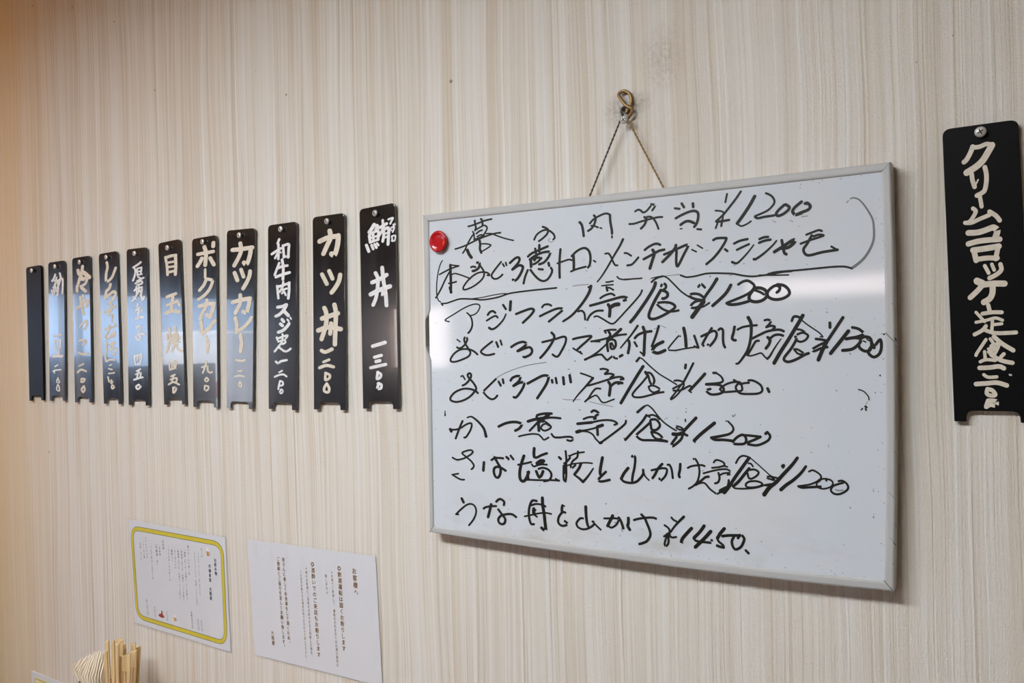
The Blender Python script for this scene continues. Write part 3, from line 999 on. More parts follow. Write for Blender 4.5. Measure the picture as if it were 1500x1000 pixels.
28 24 100 1596 386 1696 414 1822 449 1925 464 2001 458
39 34 100 2171 584 2160 549 2159 505
23 20 100 2171 584 2200 579
36 32 100 2208 497 2168 497 2117 439 2100 376 2124 335 2174 323 2234 347 2234 364 2200 387
46 41 76 2504 599 2506 496 2518 395 2536 350
33 29 100 2461 449 2423 445 2383 406 2367 370 2390 329 2458 311 2535 332 2603 378 2623 414 2595 424
28 25 100 2595 424 2651 375 2706 334
29 27 100 2757 479 2841 488 2915 496 2951 483 2922 421 2856 376 2810 392
42 38 100 2874 525 2840 463 2801 391
37 34 100 2956 508 2987 461 3013 385
41 38 100 3084 517 3082 455 3072 421 3098 378
32 30 100 3158 501 3208 519 3301 542 3399 555 3441 547
35 33 100 3256 577 3294 541 3327 473 3360 391 3363 333 3323 269 3272 237 3222 218
28 26 100 3637 580 3660 557 3697 541
35 33 65 3789 605 3727 541 3665 470 3623 408
28 26 100 3549 480 3590 456 3610 426 3602 386 3574 370 3539 347
62 59 100 3574 351 3595 372
28 26 100 3608 361 3642 346 3689 357
28 26 100 3594 334 3592 275 3561 233 3544 257 3559 317
42 40 100 3880 480 3821 414 3770 352 3752 310
19 18 100 3748 310 3768 296
39 38 100 4032 525 3978 448 3911 377
31 30 100 3902 368 3935 340 4016 338 4113 342 4118 370
43 41 100 4108 470 4050 401 3983 330 3921 267
40 39 100 4268 519 4219 459 4186 401
29 28 100 4182 401 4201 364 4248 331 4255 308
34 34 100 4180 315 4216 307 4255 304
34 33 100 4246 431 4313 447 4399 457 4446 462
32 31 100 4376 439 4351 382 4365 322 4396 299 4451 332 4483 390 4491 437 4454 471 4422 429
31 31 100 4508 301 4537 274
12 11 100 3688 78 3703 12
12 11 100 2985 378 3003 346
7 7 100 4140 114 4156 112
13 14 100 5716 2121 5761 2105 5792 2074 5811 2044 5814 2015
6 7 100 5798 1998 5780 1955
13 14 100 5923 2271 5925 2264
10 11 100 5874 2096 5876 2088
22 24 100 5778 1946 5789 1938
15 16 100 5750 1925 5738 1911
18 19 100 5779 1921 5785 1909"""
CHIP = [313.53, 250.68]
MAGNET = [31.01, 409.93]
HOOK = [-387.1, 266.5]
CORD = [[260.99, 449.86], [358.18, 448.77]]
CORD_TOP = [[306.55, 538.55], [315.1, 535.46]]
LOOP = [[-385.1, 269.7], [-380.5, 274.0], [-379.1, 279.5], [-383.9, 282.9], [-387.5, 286.0], [-393.7, 294.6], [-396.9, 300.2], [-394.4, 303.6], [-388.9, 303.8], [-383.5, 299.5], [-381.3, 292.4], [-382.0, 286.7], [-384.9, 281.4], [-387.7, 276.0]]
WIRE = [[-391.0, 273.4], [-392.7, 277.9], [-392.2, 282.9], [-388.0, 283.8], [-384.4, 280.7], [-387.2, 277.8], [-391.2, 281.0], [-388.9, 284.8], [-383.4, 283.8], [-380.9, 278.4]]
PLATES = [
 dict(at=(-1795.2, 173.2), quad=[[-31.2, 9.1], [31.7, 10.5], [28.1, -281.7], [-31.3, -284.0]], col='c', ink=''),
 dict(at=(-1699.8, 175.8), quad=[[-34.0, 10.6], [29.6, 11.3], [19.9, -283.0], [-42.8, -284.6]], col='w', ink='75 40 100 -59 -162 -129 -253 -196 -293 -33 -293 -103 -393;68 36 100 -13 -225 -88 -429;69 36 100 -222 -491 -162 -599;62 33 100 -153 -425 -110 -549;61 33 100 -71 -412 -44 -518;75 40 100 16 -296 41 -436 1 -606;67 36 100 32 -306 179 -254 225 -291 218 -445 195 -581;74 40 100 120 -147 147 -252 77 -369 8 -451;82 44 100 -172 -1471 -41 -1456 105 -1442;68 36 100 -161 -1584 84 -1553;62 33 100 -144 -1567 -120 -1732;61 33 100 83 -1562 60 -1708;61 33 100 -120 -1732 60 -1708;61 33 100 -73 -1776 -45 -1863;61 33 100 25 -1768 -12 -1863;102 55 100 -242 -1896 -62 -1889 132 -1890;62 33 100 -154 -2106 -55 -2080;61 33 100 -241 -2210 -109 -2184 53 -2175;55 29 100 -209 -2210 -194 -2245;48 26 100 -69 -2366 -122 -2436 -9 -2452 -38 -2383 -68 -2348;48 26 100 -75 -2487 -129 -2592 -17 -2625 -28 -2521 -75 -2487'),
 dict(at=(-1605.8, 178.5), quad=[[-34.8, 10.5], [31.4, 11.5], [26.7, -286.8], [-38.1, -288.0]], col='c', ink='109 60 100 60 -87 9 -209 -74 -338 -174 -501;158 87 100 84 -214 173 -261 290 -326;122 67 100 -127 -158 -94 -236;95 53 100 -14 -358 139 -334 198 -371 134 -450 -35 -491;96 53 100 5 -292 77 -364;127 70 100 9 -527 142 -601;116 64 100 -173 -484 -178 -585;96 53 100 -61 -709 -37 -844 44 -1065;95 53 100 -195 -939 -38 -878 148 -785 223 -805 190 -870 112 -917;76 42 100 47 -680 74 -748;76 42 100 -105 -1312 37 -1232 144 -1202 171 -1270 60 -1375;83 46 100 -134 -1609 80 -1596 93 -1647 15 -1687;83 46 100 -176 -1845 -55 -1880 158 -1873;71 39 100 -174 -2124 -3 -2082;77 42 100 -242 -2259 -101 -2199 81 -2232;71 39 100 -94 -2385 -113 -2452 -20 -2443 28 -2392 -63 -2384;70 39 100 -10 -2535 -104 -2604 -46 -2662 18 -2602 -10 -2535'),
 dict(at=(-1509.1, 181.2), quad=[[-32.7, 9.1], [30.7, 10.7], [32.9, -290.0], [-28.0, -290.8]], col='c', ink='90 51 100 -40 -98 -16 -189 -64 -300 -84 -429 -43 -480 117 -408 207 -301 266 -224;102 58 100 69 -535 22 -614 -81 -673 -115 -802;95 54 100 -101 -803 46 -728 161 -685 231 -705 214 -769 97 -860 -6 -921;84 48 100 -171 -1085 3 -1035 204 -978;78 44 100 93 -941 60 -1053 -15 -1115 26 -1165 113 -1136;60 34 100 98 -1152 94 -1232 78 -1281;78 44 100 -148 -1421 -4 -1408 139 -1379;72 41 100 -1 -1343 -35 -1456 -155 -1568 -100 -1618 47 -1539 163 -1477 146 -1541 74 -1580;59 34 100 171 -1316 225 -1365;66 38 100 -145 -1674 -123 -1813 -172 -1943 -148 -2058 -32 -2026 152 -2034;65 37 100 -33 -1733 154 -1679 35 -1799 5 -1831 177 -1800 188 -1865 100 -1937;54 31 100 -37 -2139 35 -2123;60 34 100 -69 -2205 45 -2221;54 31 100 -73 -2302 127 -2285;60 34 100 -105 -2368 -66 -2465;54 31 100 7 -2432 62 -2464 4 -2497 6 -2448;54 31 100 45 -2529 115 -2560 42 -2602 15 -2562 45 -2529'),
 dict(at=(-1413.4, 181.4), quad=[[-32.1, 10.7], [33.8, 10.0], [28.6, -290.5], [-38.1, -291.2]], col='w', ink='67 39 100 -100 -257 49 -212 144 -172;62 36 100 -74 -267 -36 -332 -67 -425 -125 -508;56 33 100 19 -289 153 -274;56 33 100 18 -304 28 -399;50 30 100 30 -352 163 -337;56 33 100 166 -275 134 -390;50 30 100 14 -414 174 -400;50 30 100 39 -447 144 -484;61 36 100 9 -523 223 -473;56 33 100 -47 -567 142 -531 166 -579 5 -602;51 30 100 -23 -632 -16 -789;51 30 100 -93 -707 -51 -677;67 40 100 57 -636 40 -729 -86 -849 -156 -901;45 26 100 -125 -816 -34 -883;61 36 100 29 -666 163 -649;56 33 100 53 -730 133 -718 103 -810;66 39 100 161 -688 129 -812 179 -892 221 -832;62 36 100 16 -963 -14 -1041;56 33 100 -56 -1086 93 -1045;56 33 100 40 -1043 20 -1183;50 30 100 -18 -1135 89 -1123;67 40 100 -63 -1259 59 -1216 164 -1227;39 23 100 145 -1062 143 -1109;56 33 100 -48 -1417 73 -1389 56 -1482 53 -1561 63 -1639 -5 -1654 -82 -1590;61 36 100 -82 -1590 54 -1537 212 -1549;51 30 100 -138 -1952 -119 -2126;56 33 100 -139 -1968 63 -1930 89 -1953 57 -2079;45 26 100 -45 -1976 -49 -2047;45 26 100 8 -1969 18 -2047;51 30 100 -106 -2126 56 -2102;56 33 100 -84 -2252 38 -2212;56 33 100 -3 -2236 -76 -2378;56 33 100 -114 -2315 48 -2283 31 -2361;62 36 100 -172 -2418 -10 -2385 111 -2369;62 36 100 -29 -2511 -111 -2552 -59 -2598 23 -2558 38 -2526 -42 -2519'),
 dict(at=(-1309.9, 184.2), quad=[[-32.9, 11.3], [31.8, 14.2], [36.8, -288.2], [-27.2, -290.3]], col='c', ink='79 48 100 -112 -163 -70 -340 -63 -492;88 54 100 -100 -171 50 -152 198 -148;93 57 100 186 -155 191 -328 171 -499;67 41 100 -17 -268 169 -259;67 41 100 -20 -351 165 -349;78 47 100 -49 -448 162 -431;93 57 100 -93 -901 33 -876 169 -853;88 54 100 81 -894 52 -1013 22 -1133;88 54 100 -87 -1053 39 -1028 163 -1003;87 54 100 212 -990 258 -1067;114 70 100 -143 -1195 33 -1163 253 -1187;58 35 100 -122 -1596 -114 -1703;73 45 100 -55 -1484 -35 -1613 -67 -1764 -161 -1923;57 35 100 -12 -1659 -40 -1719;72 44 100 119 -1473 139 -1587 109 -1707 67 -1827 2 -1909;62 38 100 27 -1599 164 -1572;67 41 100 -2 -1705 110 -1684 294 -1665;62 38 100 64 -1615 58 -1766;56 35 100 199 -1603 182 -1738;62 38 100 20 -1766 230 -1739;67 41 100 156 -1768 177 -1843 248 -1904 309 -1905;52 32 100 -82 -2129 -62 -2250;52 32 100 -57 -2129 119 -2076 142 -2114 101 -2205;42 25 100 5 -2144 2 -2220;41 25 100 55 -2129 64 -2205;47 29 100 -62 -2250 113 -2220;52 32 100 -30 -2372 83 -2341;52 32 100 45 -2356 -22 -2493;52 32 100 -57 -2433 130 -2401 114 -2476;57 35 100 -111 -2524 28 -2477 198 -2520;57 35 100 24 -2576 20 -2674 83 -2643 110 -2582 24 -2576'),
 dict(at=(-1207.5, 186.6), quad=[[-34.5, 8.1], [33.7, 9.9], [26.7, -293.7], [-42.8, -294.6]], col='c', ink='96 61 100 -182 -205 4 -197 255 -187;111 70 100 9 -88 50 -208 19 -409;107 67 100 -69 -287 -129 -355 -202 -416;105 67 100 161 -296 258 -418;109 69 100 261 -37 255 -94;72 46 100 16 -489 10 -627;87 55 100 32 -658 168 -680 212 -711 116 -851 -25 -946 -190 -1011;87 55 100 31 -679 -41 -770 -161 -852;106 67 100 -172 -1137 14 -1108 242 -1103;97 61 100 40 -1036 13 -1137 -84 -1250 -158 -1365;105 67 100 231 -1102 205 -1188 144 -1287 120 -1337 30 -1298;97 62 100 -148 -1407 -129 -1510 -111 -1635;96 61 100 -99 -1627 89 -1530 253 -1397;87 55 100 -9 -1688 33 -1805 4 -1950;48 31 100 -26 -2125 -53 -2213 -127 -2330;53 34 100 -146 -2228 -29 -2198 17 -2198 14 -2286 81 -2322 138 -2307;43 28 100 -14 -2410 -73 -2447 -29 -2483 30 -2446 -26 -2410;48 31 100 -78 -2557 -81 -2637 0 -2629 25 -2570 -66 -2557'),
 dict(at=(-1107.6, 189.6), quad=[[-37.3, 11.7], [35.5, 9.6], [19.4, -296.8], [-49.2, -296.6]], col='c', ink='112 73 100 -227 -231 -12 -234 283 -229;103 68 100 -19 -135 -2 -249 -60 -357 -194 -502;110 73 100 252 -227 227 -336 170 -457 115 -502 64 -470;104 68 100 -188 -629 -118 -761;98 65 100 -15 -584 44 -707;102 67 100 216 -627 192 -709 114 -816 26 -909;103 68 100 -262 -1135 -45 -1102 199 -1085;99 65 100 -53 -1017 -57 -1143 -114 -1225 -193 -1321;102 67 100 188 -1084 164 -1181 117 -1304 84 -1331 11 -1300;100 65 100 -196 -1404 -168 -1517 -173 -1651;89 59 100 -173 -1651 23 -1565 152 -1484 218 -1410;90 59 100 -78 -1696 -51 -1830 -89 -1984;49 33 100 -213 -2131 -63 -2146 33 -2132;45 30 100 -156 -2322 -59 -2315;45 30 100 -246 -2415 -137 -2400 -9 -2413;41 27 100 -120 -2505 -78 -2547 -101 -2590 -154 -2555 -120 -2505'),
 dict(at=(-1004.2, 190.6), quad=[[-34.8, 9.6], [33.3, 9.9], [22.6, -296.6], [-44.4, -296.2]], col='w', ink='58 40 100 -79 -158 -120 -222;63 43 100 -266 -387 -145 -342 -45 -309;58 40 100 -101 -237 -106 -372 -110 -479;54 37 100 -126 -384 -189 -460;50 34 100 -86 -360 -47 -376;58 39 100 6 -266 21 -408 19 -462;61 42 100 16 -273 143 -257 139 -350 126 -469;57 39 100 19 -448 136 -457;58 40 100 -93 -548 -166 -665 -209 -737;62 42 100 -115 -627 -16 -607 101 -602;66 45 100 -22 -499 3 -635 -14 -822;70 48 100 -180 -772 -21 -741 146 -718;58 40 100 -156 -922 -133 -1126;62 42 100 -146 -936 -7 -917 140 -885;65 45 100 130 -884 125 -1018 102 -1137;54 37 100 -6 -863 -28 -943 -100 -1020;49 34 100 -30 -996 69 -975;49 34 100 -42 -1050 8 -1025 45 -1081;74 51 100 -158 -1272 -39 -1263 59 -1240 -22 -1331 -123 -1395 -203 -1419;82 56 100 -22 -1331 92 -1416;74 51 100 -57 -1478 -19 -1513;74 51 100 -99 -1551 -51 -1579;74 51 100 -153 -1685 -34 -1654 66 -1589 107 -1550;45 31 100 70 -1482 98 -1510;41 28 100 139 -1451 158 -1478;49 34 100 -56 -1721 -47 -1761;50 34 100 -196 -1772 -178 -1813;49 34 100 -177 -1793 -57 -1761 61 -1743 20 -1790;50 34 100 -58 -1788 -80 -1855 -142 -1909 -254 -2002;45 31 100 -159 -1841 -20 -1816 8 -1857 -62 -1883;49 34 100 -142 -1936 -26 -1998 52 -1998 131 -1959;54 37 100 -231 -2172 -172 -2200 -111 -2166 27 -2146;41 28 100 -157 -2349 -87 -2321;46 31 100 -270 -2424 -179 -2396 -60 -2382 17 -2415;46 31 100 -143 -2491 -175 -2572 -187 -2627;46 31 100 -143 -2491 -84 -2504 -76 -2551 -146 -2572;37 26 100 -118 -2626 -79 -2652 -110 -2693 -159 -2681 -118 -2626'),
 dict(at=(-898.4, 193.0), quad=[[-35.3, 10.3], [33.8, 10.3], [26.8, -295.6], [-42.8, -296.3]], col='c', ink='106 75 100 -204 -294 -12 -250 196 -245;101 72 100 23 -148 40 -254 -37 -368 -126 -496;109 78 100 206 -239 192 -357 146 -487 103 -536 52 -510;89 63 100 -169 -818 -68 -974;88 63 100 -9 -775 60 -899;95 69 100 227 -850 193 -952 107 -1051 32 -1115;98 70 100 -134 -1351 -95 -1443 -111 -1624 -214 -1841;96 69 100 88 -1308 114 -1436 97 -1659 77 -1928;101 73 100 -192 -1516 -33 -1483 156 -1445;101 73 100 -284 -1703 -60 -1655 209 -1692;88 63 100 5 -1597 -21 -1761;80 57 100 -220 -2022 -136 -2046 12 -2002;58 41 100 -184 -2204 -56 -2167;71 51 100 -272 -2295 -122 -2257 34 -2280;58 41 100 -137 -2378 -151 -2484 -66 -2461 -54 -2408 -147 -2378;58 41 100 -121 -2544 -176 -2606 -178 -2666 -94 -2680 -71 -2619 -121 -2544'),
 dict(at=(-797.3, 195.4), quad=[[-35.1, 9.8], [35.8, 12.4], [34.4, -293.0], [-37.2, -294.4]], col='w', ink='73 54 100 -56 -163 -96 -210 -156 -269;61 45 100 -75 -183 11 -184 -29 -245;57 42 100 -157 -320 -141 -422;57 42 100 -147 -306 18 -263 14 -392;49 36 100 -79 -298 -73 -399;45 33 100 -139 -357 16 -335;49 36 100 -141 -422 23 -393;61 45 100 -220 -459 -175 -557;53 39 100 -114 -467 -86 -527;52 39 100 -55 -458 -19 -511;44 33 100 -7 -447 21 -478;60 45 100 38 -222 192 -172;52 39 100 118 -115 114 -243 15 -363;56 42 100 134 -217 130 -345 108 -428;59 45 100 132 -259 227 -240 223 -367 210 -480;40 30 100 149 -318 206 -309;40 30 100 148 -375 204 -365;39 30 100 231 -112 316 -99 286 -146 266 -179;31 24 100 322 -199 331 -214;31 24 100 350 -187 359 -202;35 27 100 283 -238 339 -236 309 -304;31 24 100 264 -257 282 -280;31 24 100 289 -366 296 -437;31 24 100 289 -366 354 -364 342 -434 286 -436;73 54 100 -50 -890 -5 -979 -19 -1121 -52 -1263 -113 -1369;75 57 100 86 -819 100 -985 140 -1201 153 -1387;80 60 100 -122 -1029 14 -994 168 -932;88 66 100 -157 -1208 9 -1152 228 -1106;52 39 100 85 -1155 73 -1226;72 54 100 -143 -1992 -17 -1965 108 -1938;64 48 100 -110 -2159 26 -2131;68 51 100 -83 -2224 -6 -2210;64 48 100 -192 -2318 -27 -2289 107 -2267;52 39 100 -49 -2382 -72 -2483 -4 -2461 7 -2411 -59 -2389;52 39 100 -35 -2548 -67 -2627 0 -2626 12 -2569 -55 -2555'),
 dict(at=(-13.3, 193.5), quad=[[-33.0, 8.3], [31.2, 8.0], [38.9, -281.0], [-27.4, -281.8]], col='c', ink='42 48 100 -70 -127 -88 -178 -122 -243 -146 -266;38 43 100 -67 -135 -14 -136 45 -118 91 -132;56 64 100 91 -136 57 -199 10 -276 -50 -329 -125 -373;39 45 100 -82 -394 -76 -456 -60 -519;14 16 100 -53 -505 -29 -454;39 45 100 29 -340 41 -410 39 -486 25 -560 -2 -587 -42 -606;35 40 100 -16 -624 -4 -717;35 40 100 -77 -728 -54 -757 -72 -802 -106 -852 -140 -864;35 40 100 -147 -861 -93 -866 -19 -835 60 -805;38 44 100 61 -774 112 -817 144 -866;49 56 100 -121 -963 -28 -964 84 -928;52 60 100 91 -929 123 -962 102 -1036;46 53 100 -123 -1071 -16 -1049 141 -1047;48 56 100 -84 -1135 15 -1128 133 -1114;46 53 100 -78 -1136 -59 -1237;41 48 100 126 -1121 105 -1233;41 48 100 -59 -1229 27 -1220 118 -1227;32 37 100 13 -1295 44 -1366;30 35 100 72 -1284 90 -1339;37 43 100 143 -1289 149 -1342 109 -1385 50 -1416;56 64 100 -56 -1437 -10 -1462;51 59 100 -58 -1442 -4 -1473;45 51 100 -4 -1473 -53 -1534 -115 -1597;50 58 100 -22 -1479 74 -1471 174 -1476;50 58 100 74 -1485 72 -1561 48 -1615 -1 -1648;35 41 100 35 -1677 46 -1733;33 38 100 -15 -1759 69 -1748 146 -1751;26 30 100 -69 -1743 2 -1836;26 30 100 -71 -1841 20 -1823 92 -1804 151 -1827;28 32 100 68 -1824 60 -1942;25 30 100 85 -1867 145 -1861;33 38 100 -85 -1960 -18 -1920 13 -1879;32 38 100 -5 -1913 90 -1950 260 -1947;28 32 100 11 -2011 -64 -2136 -76 -2164;28 32 100 47 -2005 70 -2047 64 -2081;36 43 100 77 -1984 147 -2055 234 -2118;27 32 100 52 -2074 118 -2054 93 -2130 74 -2158;23 27 100 28 -2102 88 -2082;23 27 100 27 -2130 87 -2109;28 32 100 -3 -2129 2 -2206;28 32 100 33 -2137 63 -2144;28 32 100 -41 -2227 8 -2206 85 -2214;35 41 100 51 -2158 133 -2214 226 -2238;31 36 100 133 -2179 157 -2152;38 44 100 -48 -2287 37 -2283 114 -2272 155 -2290;28 32 100 -13 -2353 23 -2377 95 -2373;38 44 100 -81 -2445 10 -2437 94 -2429 176 -2455;34 40 100 15 -2492 8 -2534 38 -2555 80 -2547 57 -2506 15 -2492;34 40 100 19 -2604 0 -2667 36 -2645 84 -2651 85 -2609 19 -2604;15 17 100 201 -2352 213 -2355'),
]
NOTICE_A = {'at': (-1474.1, -331.6), 'quad': [[-0.0, 0.0], [301.1, -1.7], [309.0, -211.4], [12.4, -209.3]], 'cols': [['お飲み物', [267.9, -45.7], [269.6, -77.0], 1], ['市場食堂\u3000大阪屋', [252.0, -58.6], [253.8, -123.8], 1], ['ビール', [230.2, -31.5], [231.2, -49.8], 0], ['・アサヒスーパードライ（生）中ジョッキ', [220.2, -38.5], [222.8, -120.5], 0], ['・アサヒスーパードライ（中瓶）ノンアルも有り', [209.2, -38.9], [213.4, -139.8], 0], ['酎ハイ・ハイボール', [190.8, -31.5], [192.5, -87.3], 0], ['・焼酎（ロック・水割り・ソーダ割り）', [180.2, -39.7], [184.9, -136.1], 0], ['・芋焼酎（ロック・水割り・ソーダ割り）', [170.8, -38.8], [174.6, -141.2], 0], ['・麦焼酎（ロック・水割り・ソーダ割り）', [160.6, -39.4], [163.9, -138.5], 0], ['・ウーロンハイ', [150.3, -39.7], [152.2, -81.8], 0], ['・緑茶ハイ', [141.1, -39.4], [142.2, -69.1], 0], ['・ウイスキーハイボール', [131.0, -39.5], [133.3, -106.7], 0], ['日本酒', [114.3, -31.3], [115.1, -49.6], 0], ['・日本酒', [102.8, -39.3], [104.2, -62.7], 0], ['（吟醸酒\u3000冷）', [92.9, -38.1], [95.4, -85.3], 0], ['・ノンアルコールビール', [75.4, -39.3], [79.7, -112.0], 0], ['ソフトドリンク', [59.2, -31.5], [63.0, -73.5], 0], ['・ウーロン茶', [51.0, -39.3], [53.7, -74.7], 0], ['・お茶・コーラ', [40.7, -39.1], [43.3, -80.5], 0], ['五五〇円', [224.4, -164.0], [226.3, -184.9], 0], ['五五〇円', [214.6, -163.6], [216.8, -184.9], 0], ['各種五五〇円', [195.5, -152.8], [198.6, -185.0], 0], ['六〇〇円', [120.5, -163.4], [123.0, -183.6], 0], ['四五〇円', [82.5, -162.5], [85.0, -183.3], 0], ['各二五〇円', [57.8, -152.0], [60.8, -183.0], 0]], 'border': [[37.3, -19.0], [261.0, -18.6], [288.3, -40.4], [292.1, -169.0], [271.0, -194.0], [53.4, -191.6], [24.2, -169.8], [15.0, -43.3]], 'beer': [[247.6, -36.8], [145.6, -173.4]], 'red': [104.1, -174.7]}
NOTICE_B = {'at': (-1122.3, -329.6), 'quad': [[-0.0, 0.0], [304.8, 8.9], [312.7, -196.7], [13.6, -205.2]], 'cols': [['お客様へ', [255.5, -18.6], [259.3, -61.5], 1.6], ['◎飲酒運転は固くお断りします', [223.2, -19.1], [230.0, -154.4], 1.3], ['＊お車でご来店して、運転をされる方へのお酒の提供は', [206.7, -29.5], [215.1, -181.7], 0], ['致しません', [193.3, -36.9], [195.5, -69.5], 0], ['◎酒酔いでのご来店もお断りします', [163.6, -20.8], [173.5, -175.1], 1.3], ['＊他のお客様にご迷惑をお掛けすると判断した場合、', [148.5, -31.5], [157.0, -179.4], 0], ['ご入店をお断りする場合が有りますので了承して下さい。', [135.6, -38.3], [144.2, -187.0], 0], ['皆さんに楽しくお食事をして頂くため、', [94.5, -23.0], [104.7, -168.3], 1], ['ご理解とご協力を宜しくお願い致します。', [81.5, -23.5], [91.7, -176.9], 1], ['大阪屋', [63.3, -150.5], [65.4, -175.7], 1]]}
CARD = [[-1859.7, -713.9], [-1675.7, -714.1]]
NAPKINS = [[[-1.5375, -0.085, 0.8921], [-1.5591, -0.06, 0.8889]], [[-1.5319, -0.085, 0.8923], [-1.5515, -0.06, 0.891]], [[-1.526, -0.085, 0.89], [-1.5437, -0.06, 0.8974]], [[-1.5199, -0.085, 0.8853], [-1.5361, -0.06, 0.8993]], [[-1.5131, -0.085, 0.8862], [-1.5285, -0.06, 0.9054]], [[-1.5061, -0.085, 0.8849], [-1.521, -0.06, 0.907]], [[-1.4989, -0.085, 0.8814], [-1.5134, -0.06, 0.9127]], [[-1.491, -0.085, 0.8836], [-1.5061, -0.06, 0.9138]], [[-1.4829, -0.085, 0.8837], [-1.4986, -0.06, 0.9188]], [[-1.4745, -0.085, 0.8817], [-1.4913, -0.06, 0.9192]], [[-1.4655, -0.085, 0.8855], [-1.484, -0.06, 0.9236]], [[-1.4564, -0.085, 0.8872], [-1.4768, -0.06, 0.9233]], [[-1.447, -0.085, 0.8865], [-1.4697, -0.06, 0.923]], [[-1.437, -0.085, 0.8909], [-1.4627, -0.06, 0.9223]]]
STICKS = [[[-1.4104, -0.0851, 0.964], [-1.393, -0.0928], 0.0055, 0.75], [[-1.3697, -0.112, 0.9615], [-1.3677, -0.1095], 0.0055, 0.8], [[-1.361, -0.1035, 0.9806], [-1.3623, -0.1042], 0.0055, 0.7], [[-1.4137, -0.0605, 0.9593], [-1.395, -0.0776], 0.0092, 0.8], [[-1.3384, -0.1087, 0.9799], [-1.3483, -0.1075], 0.0055, 0.75], [[-1.3851, -0.0731, 0.9668], [-1.3773, -0.0854], 0.0055, 0.85], [[-1.3853, -0.0504, 0.9526], [-1.3774, -0.0713], 0.0086, 0.9], [[-1.3923, -0.0365, 0.9407], [-1.3817, -0.0627], 0.0095, 0.8], [[-1.3641, -0.062, 0.9472], [-1.3643, -0.0785], 0.0093, 0.8], [[-1.3249, -0.1, 0.9612], [-1.34, -0.1021], 0.0121, 0.75], [[-1.3442, -0.1005, 0.9542], [-1.3519, -0.1024], 0.0055, 0.85], [[-1.4157, -0.0489, 0.9449], [-1.3962, -0.0704], 0.0055, 0.8], [[-1.3909, -0.064, 0.947], [-1.3809, -0.0797], 0.0055, 0.8]]
CHROME = [[-1.5001, -0.095, 0.889], [-1.4584, -0.095, 0.8863]]

# ------------------------------------------------------------------ the room
X0, X1, Y0, ZC = -5.2, 1.6, -3.6, 2.35       # left wall, right wall, wall behind the camera, ceiling

def struct(name, bm, m, parent=None, label=None):
    o = obj(name, bm, m, parent)
    if not parent: o['kind'] = 'structure'
    return o

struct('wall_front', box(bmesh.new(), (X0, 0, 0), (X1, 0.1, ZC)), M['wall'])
struct('floor', box(bmesh.new(), (X0 - 0.1, Y0 - 0.1, -0.1), (X1 + 0.1, 0.1, 0)), M['floor'])
struct('ceiling', box(bmesh.new(), (X0 - 0.1, Y0 - 0.1, ZC), (X1 + 0.1, 0.1, ZC + 0.1)), M['ceiling'])
struct('wall_right', box(bmesh.new(), (X1, Y0 - 0.1, 0), (X1 + 0.1, 0, ZC)), M['room'])

def wall_with_holes(name, axis, at, thick, span, holes, m):
    """a wall along x (axis 0) or y (axis 1) with rectangular openings (a0, a1, z0, z1)."""
    bm = bmesh.new()
    cuts = sorted({span[0], span[1]} | {h[0] for h in holes} | {h[1] for h in holes})
    for a, b in zip(cuts, cuts[1:]):
        zs = [(0, ZC)]
        for h in holes:
            if h[0] <= a + 1e-6 and h[1] >= b - 1e-6:
                nz = []
                for z0, z1 in zs:
                    if h[2] > z0: nz.append((z0, min(z1, h[2])))
                    if h[3] < z1: nz.append((max(z0, h[3]), z1))
                zs = nz
        for z0, z1 in zs:
            if axis == 0: box(bm, (a, at, z0), (b, at + thick, z1))
            else: box(bm, (at, a, z0), (at + thick, b, z1))
    bmesh.ops.remove_doubles(bm, verts=bm.verts, dist=1e-5)
    return struct(name, bm, m)

LEFT_HOLE = (-3.5, -1.1, 0.55, 1.88)
BACK_HOLES = [(-3.95, -3.38, 1.27, 1.76), (-1.35, -0.35, 1.66, 1.82)]
wall_with_holes('wall_left', 1, X0 - 0.1, 0.1, (Y0 - 0.1, 0.1), [LEFT_HOLE], M['dark_wood'])
wall_with_holes('wall_back', 0, Y0 - 0.1, 0.1, (X0, X1), BACK_HOLES, M['dark_wood'])

def window(n, axis, at, h, bars):
    """timber frame with mullions set in an opening, one clear pane"""
    bm = bmesh.new()
    a0, a1, z0, z1 = h
    w = 0.03
    def b(p, q, r, s):
        if axis == 0: box(bm, (p, at + 0.02, r), (q, at + 0.07, s), 0.003, 1)
        else: box(bm, (at + 0.02, p, r), (at + 0.07, q, s), 0.003, 1)
    b(a0, a1, z0, z0 + w); b(a0, a1, z1 - w, z1); b(a0, a0 + w, z0 + w, z1 - w); b(a1 - w, a1, z0 + w, z1 - w)
    for k in range(1, bars):
        c = a0 + (a1 - a0) * k / bars
        b(c - 0.012, c + 0.012, z0 + w, z1 - w)
    return struct('window_%d' % n, bm, M['pillar'])
window(1, 1, X0 - 0.1, LEFT_HOLE, 3)
window(2, 0, Y0 - 0.1, BACK_HOLES[0], 1)
window(3, 0, Y0 - 0.1, BACK_HOLES[1], 1)
struct('bounce_post_1', box(bmesh.new(), (-2.16, -0.08, 0), (-2.07, 0.0, ZC), 0.004, 1), M['pillar'])  # unseen post, added to bounce orange light onto the wall's left end
gr = struct('ground', box(bmesh.new(), (-30, -30, -0.3), (10, 8, -0.12)), M['asphalt'])

struct('wall_neighbour', box(bmesh.new(), (-7.0, -6.4, -0.12), (6, -6.2, 4.2)), M['neighbour'])
struct('roof', box(bmesh.new(), (X0 - 0.3, Y0 - 0.3, ZC + 0.1), (X1 + 0.3, 0.3, ZC + 0.2)), M['asphalt'])

